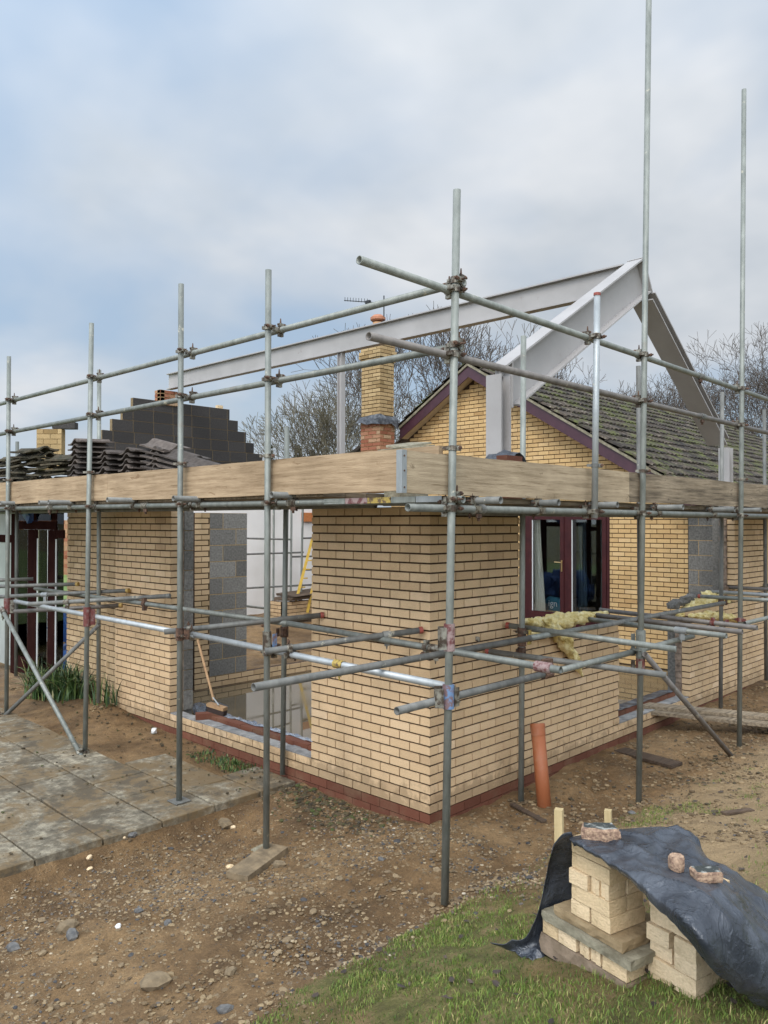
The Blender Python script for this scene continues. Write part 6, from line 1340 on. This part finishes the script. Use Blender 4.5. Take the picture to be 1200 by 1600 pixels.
for k_ in 'egkhlmnoj':
    bx, by = S[k_].p1.x, S[k_].p1.y; bz = gz(bx, by)
    for _ in range(22):
        t_, q_ = random.uniform(0, 6.283), random.uniform(0.03, 0.11); s_ = random.uniform(0.008, 0.026); mb.stone((bx + math.cos(t_) * q_, by + math.sin(t_) * q_, gz(bx + math.cos(t_) * q_, by + math.sin(t_) * q_) + s_ * 0.3), s_, s_ * 0.8, s_ * 0.8)
tag(mb.build('disturbed_earth', 'earth_lump', origin=(0, 0, 0)), 'disturbed earth pushed up round the feet of the scaffold posts', kind='stuff')
# fallen debris strips in the mud
for (x0_, y0_, x1_, y1_, lab) in ((0.835, -0.214, 0.640, -0.659, 'curled dark strip of bark in the mud by the drain pipe'), (1.057, -1.917, 1.329, -2.025, 'flat dark slate fragment on the sandy earth at the right'), (0.065, 3.564, 0.132, 3.019, 'thin cream lath lying by the patio near the wall')):
    a = Vector((x0_, y0_, gz(x0_, y0_))); b = Vector((x1_, y1_, gz(x1_, y1_))); mb = MB(); mb.beam(a + Vector((0, 0, 0.012)), b + Vector((0, 0, 0.014)), 0.05, 0.014); tag(mb.build('debris', 'dark_board' if 'dark' in lab else 'peg_wood'), lab, 'debris')
for (x, y, lab) in ((-0.151, 4.004, 'crumpled white paper scrap on the soil by the patio'), (0.073, 3.297, 'white torn plastic scrap below the sill')):
    p = Vector((x, y, gz(x, y))); mb = MB(); mb.stone((p.x, p.y, p.z + 0.03), 0.06, 0.04, 0.06, rough=0.4); tag(mb.build('litter', 'white_plastic'), lab, 'litter')
# ------------------------------------------------------------------ grass on the bank
n = 230000; r = np.random.default_rng(12)
xs_ = r.uniform(-3.6, 3.2, n); ys_ = r.uniform(-4.2, -0.95, n); gm_ = grassm(xs_, ys_); clump = sstep(-0.22, 0.10, fbm(xs_, ys_, 5.5, 4))
dist = np.sqrt((xs_ + 4.86) ** 2 + (ys_ + 4.18) ** 2)
ok = (r.random(n) < gm_ * (0.30 + 0.70 * clump)) & (dist > 1.2)
xs_, ys_, cl = xs_[ok], ys_[ok], clump[ok]; zs = ground_h(xs_, ys_); k = len(xs_)
a = r.uniform(0, 6.283, k); h = r.uniform(0.007, 0.021, k) * (0.55 + 0.8 * cl) * np.where(r.random(k) < 0.05, 1.7, 1); wd = r.uniform(0.0012, 0.0026, k); ln = r.uniform(0.1, 1.1, k) * h; la = r.uniform(0, 6.283, k)
V = np.zeros((k, 5, 3)); cx, cy = np.cos(a) * wd, np.sin(a) * wd
V[:, 0] = np.stack([xs_ - cx, ys_ - cy, zs - 0.004], 1); V[:, 1] = np.stack([xs_ + cx, ys_ + cy, zs - 0.004], 1)
mx_, my_ = xs_ + np.cos(la) * ln * 0.35, ys_ + np.sin(la) * ln * 0.35
V[:, 2] = np.stack([mx_ + cx * 0.8, my_ + cy * 0.8, zs + h * 0.6], 1); V[:, 3] = np.stack([mx_ - cx * 0.8, my_ - cy * 0.8, zs + h * 0.6], 1)
V[:, 4] = np.stack([xs_ + np.cos(la) * ln, ys_ + np.sin(la) * ln, zs + h], 1)
me = bpy.data.meshes.new('grass'); me.vertices.add(k * 5); me.vertices.foreach_set('co', V.reshape(-1))
base = np.arange(k)[:, None] * 5; lp = np.concatenate([base + np.array([[0, 1, 2, 3]]), base + np.array([[3, 2, 4]])], 1)
me.loops.add(k * 7); me.loops.foreach_set('vertex_index', lp.reshape(-1)); me.polygons.add(k * 2)
ls = (np.arange(k)[:, None] * 7 + np.array([[0, 4]])).reshape(-1); me.polygons.foreach_set('loop_start', ls); me.polygons.foreach_set('loop_total', np.tile([4, 3], k)); me.update(calc_edges=True)
cv = np.clip(0.30 + 0.35 * cl + r.normal(0, 0.2, k), 0, 1); at = me.attributes.new('rv', 'FLOAT', 'FACE'); at.data.foreach_set('value', np.repeat(cv, 2).astype(np.float32))
me.materials.append(MATS['grass_blade']); o = bpy.data.objects.new('grass', me); col.objects.link(o); tag(o, 'short rough grass growing over the bank', kind='stuff')
mb = MB(); r = random.Random(9)
for _ in range(260):
    x, y = r.uniform(-3.2, 2.6), r.uniform(-3.6, -1.0); z = gz(x, y) + 0.012; a = r.uniform(0, 6.28); s = r.uniform(0.012, 0.032)
    V = [(x + math.cos(a + t) * s * q, y + math.sin(a + t) * s * q, z + r.uniform(0, 0.012)) for t, q in ((0, 1), (1.2, 0.5), (2.3, 0.6), (3.14, 0.9), (4.2, 0.5), (5.2, 0.6))]; mb.add(V, [(0, 1, 2, 3), (0, 3, 4, 5)], 0, r.random())
tag(mb.build('dead_leaves', 'dead_leaf', origin=(0, 0, 0)), 'dead leaves scattered over the grass and sandy earth', kind='stuff')
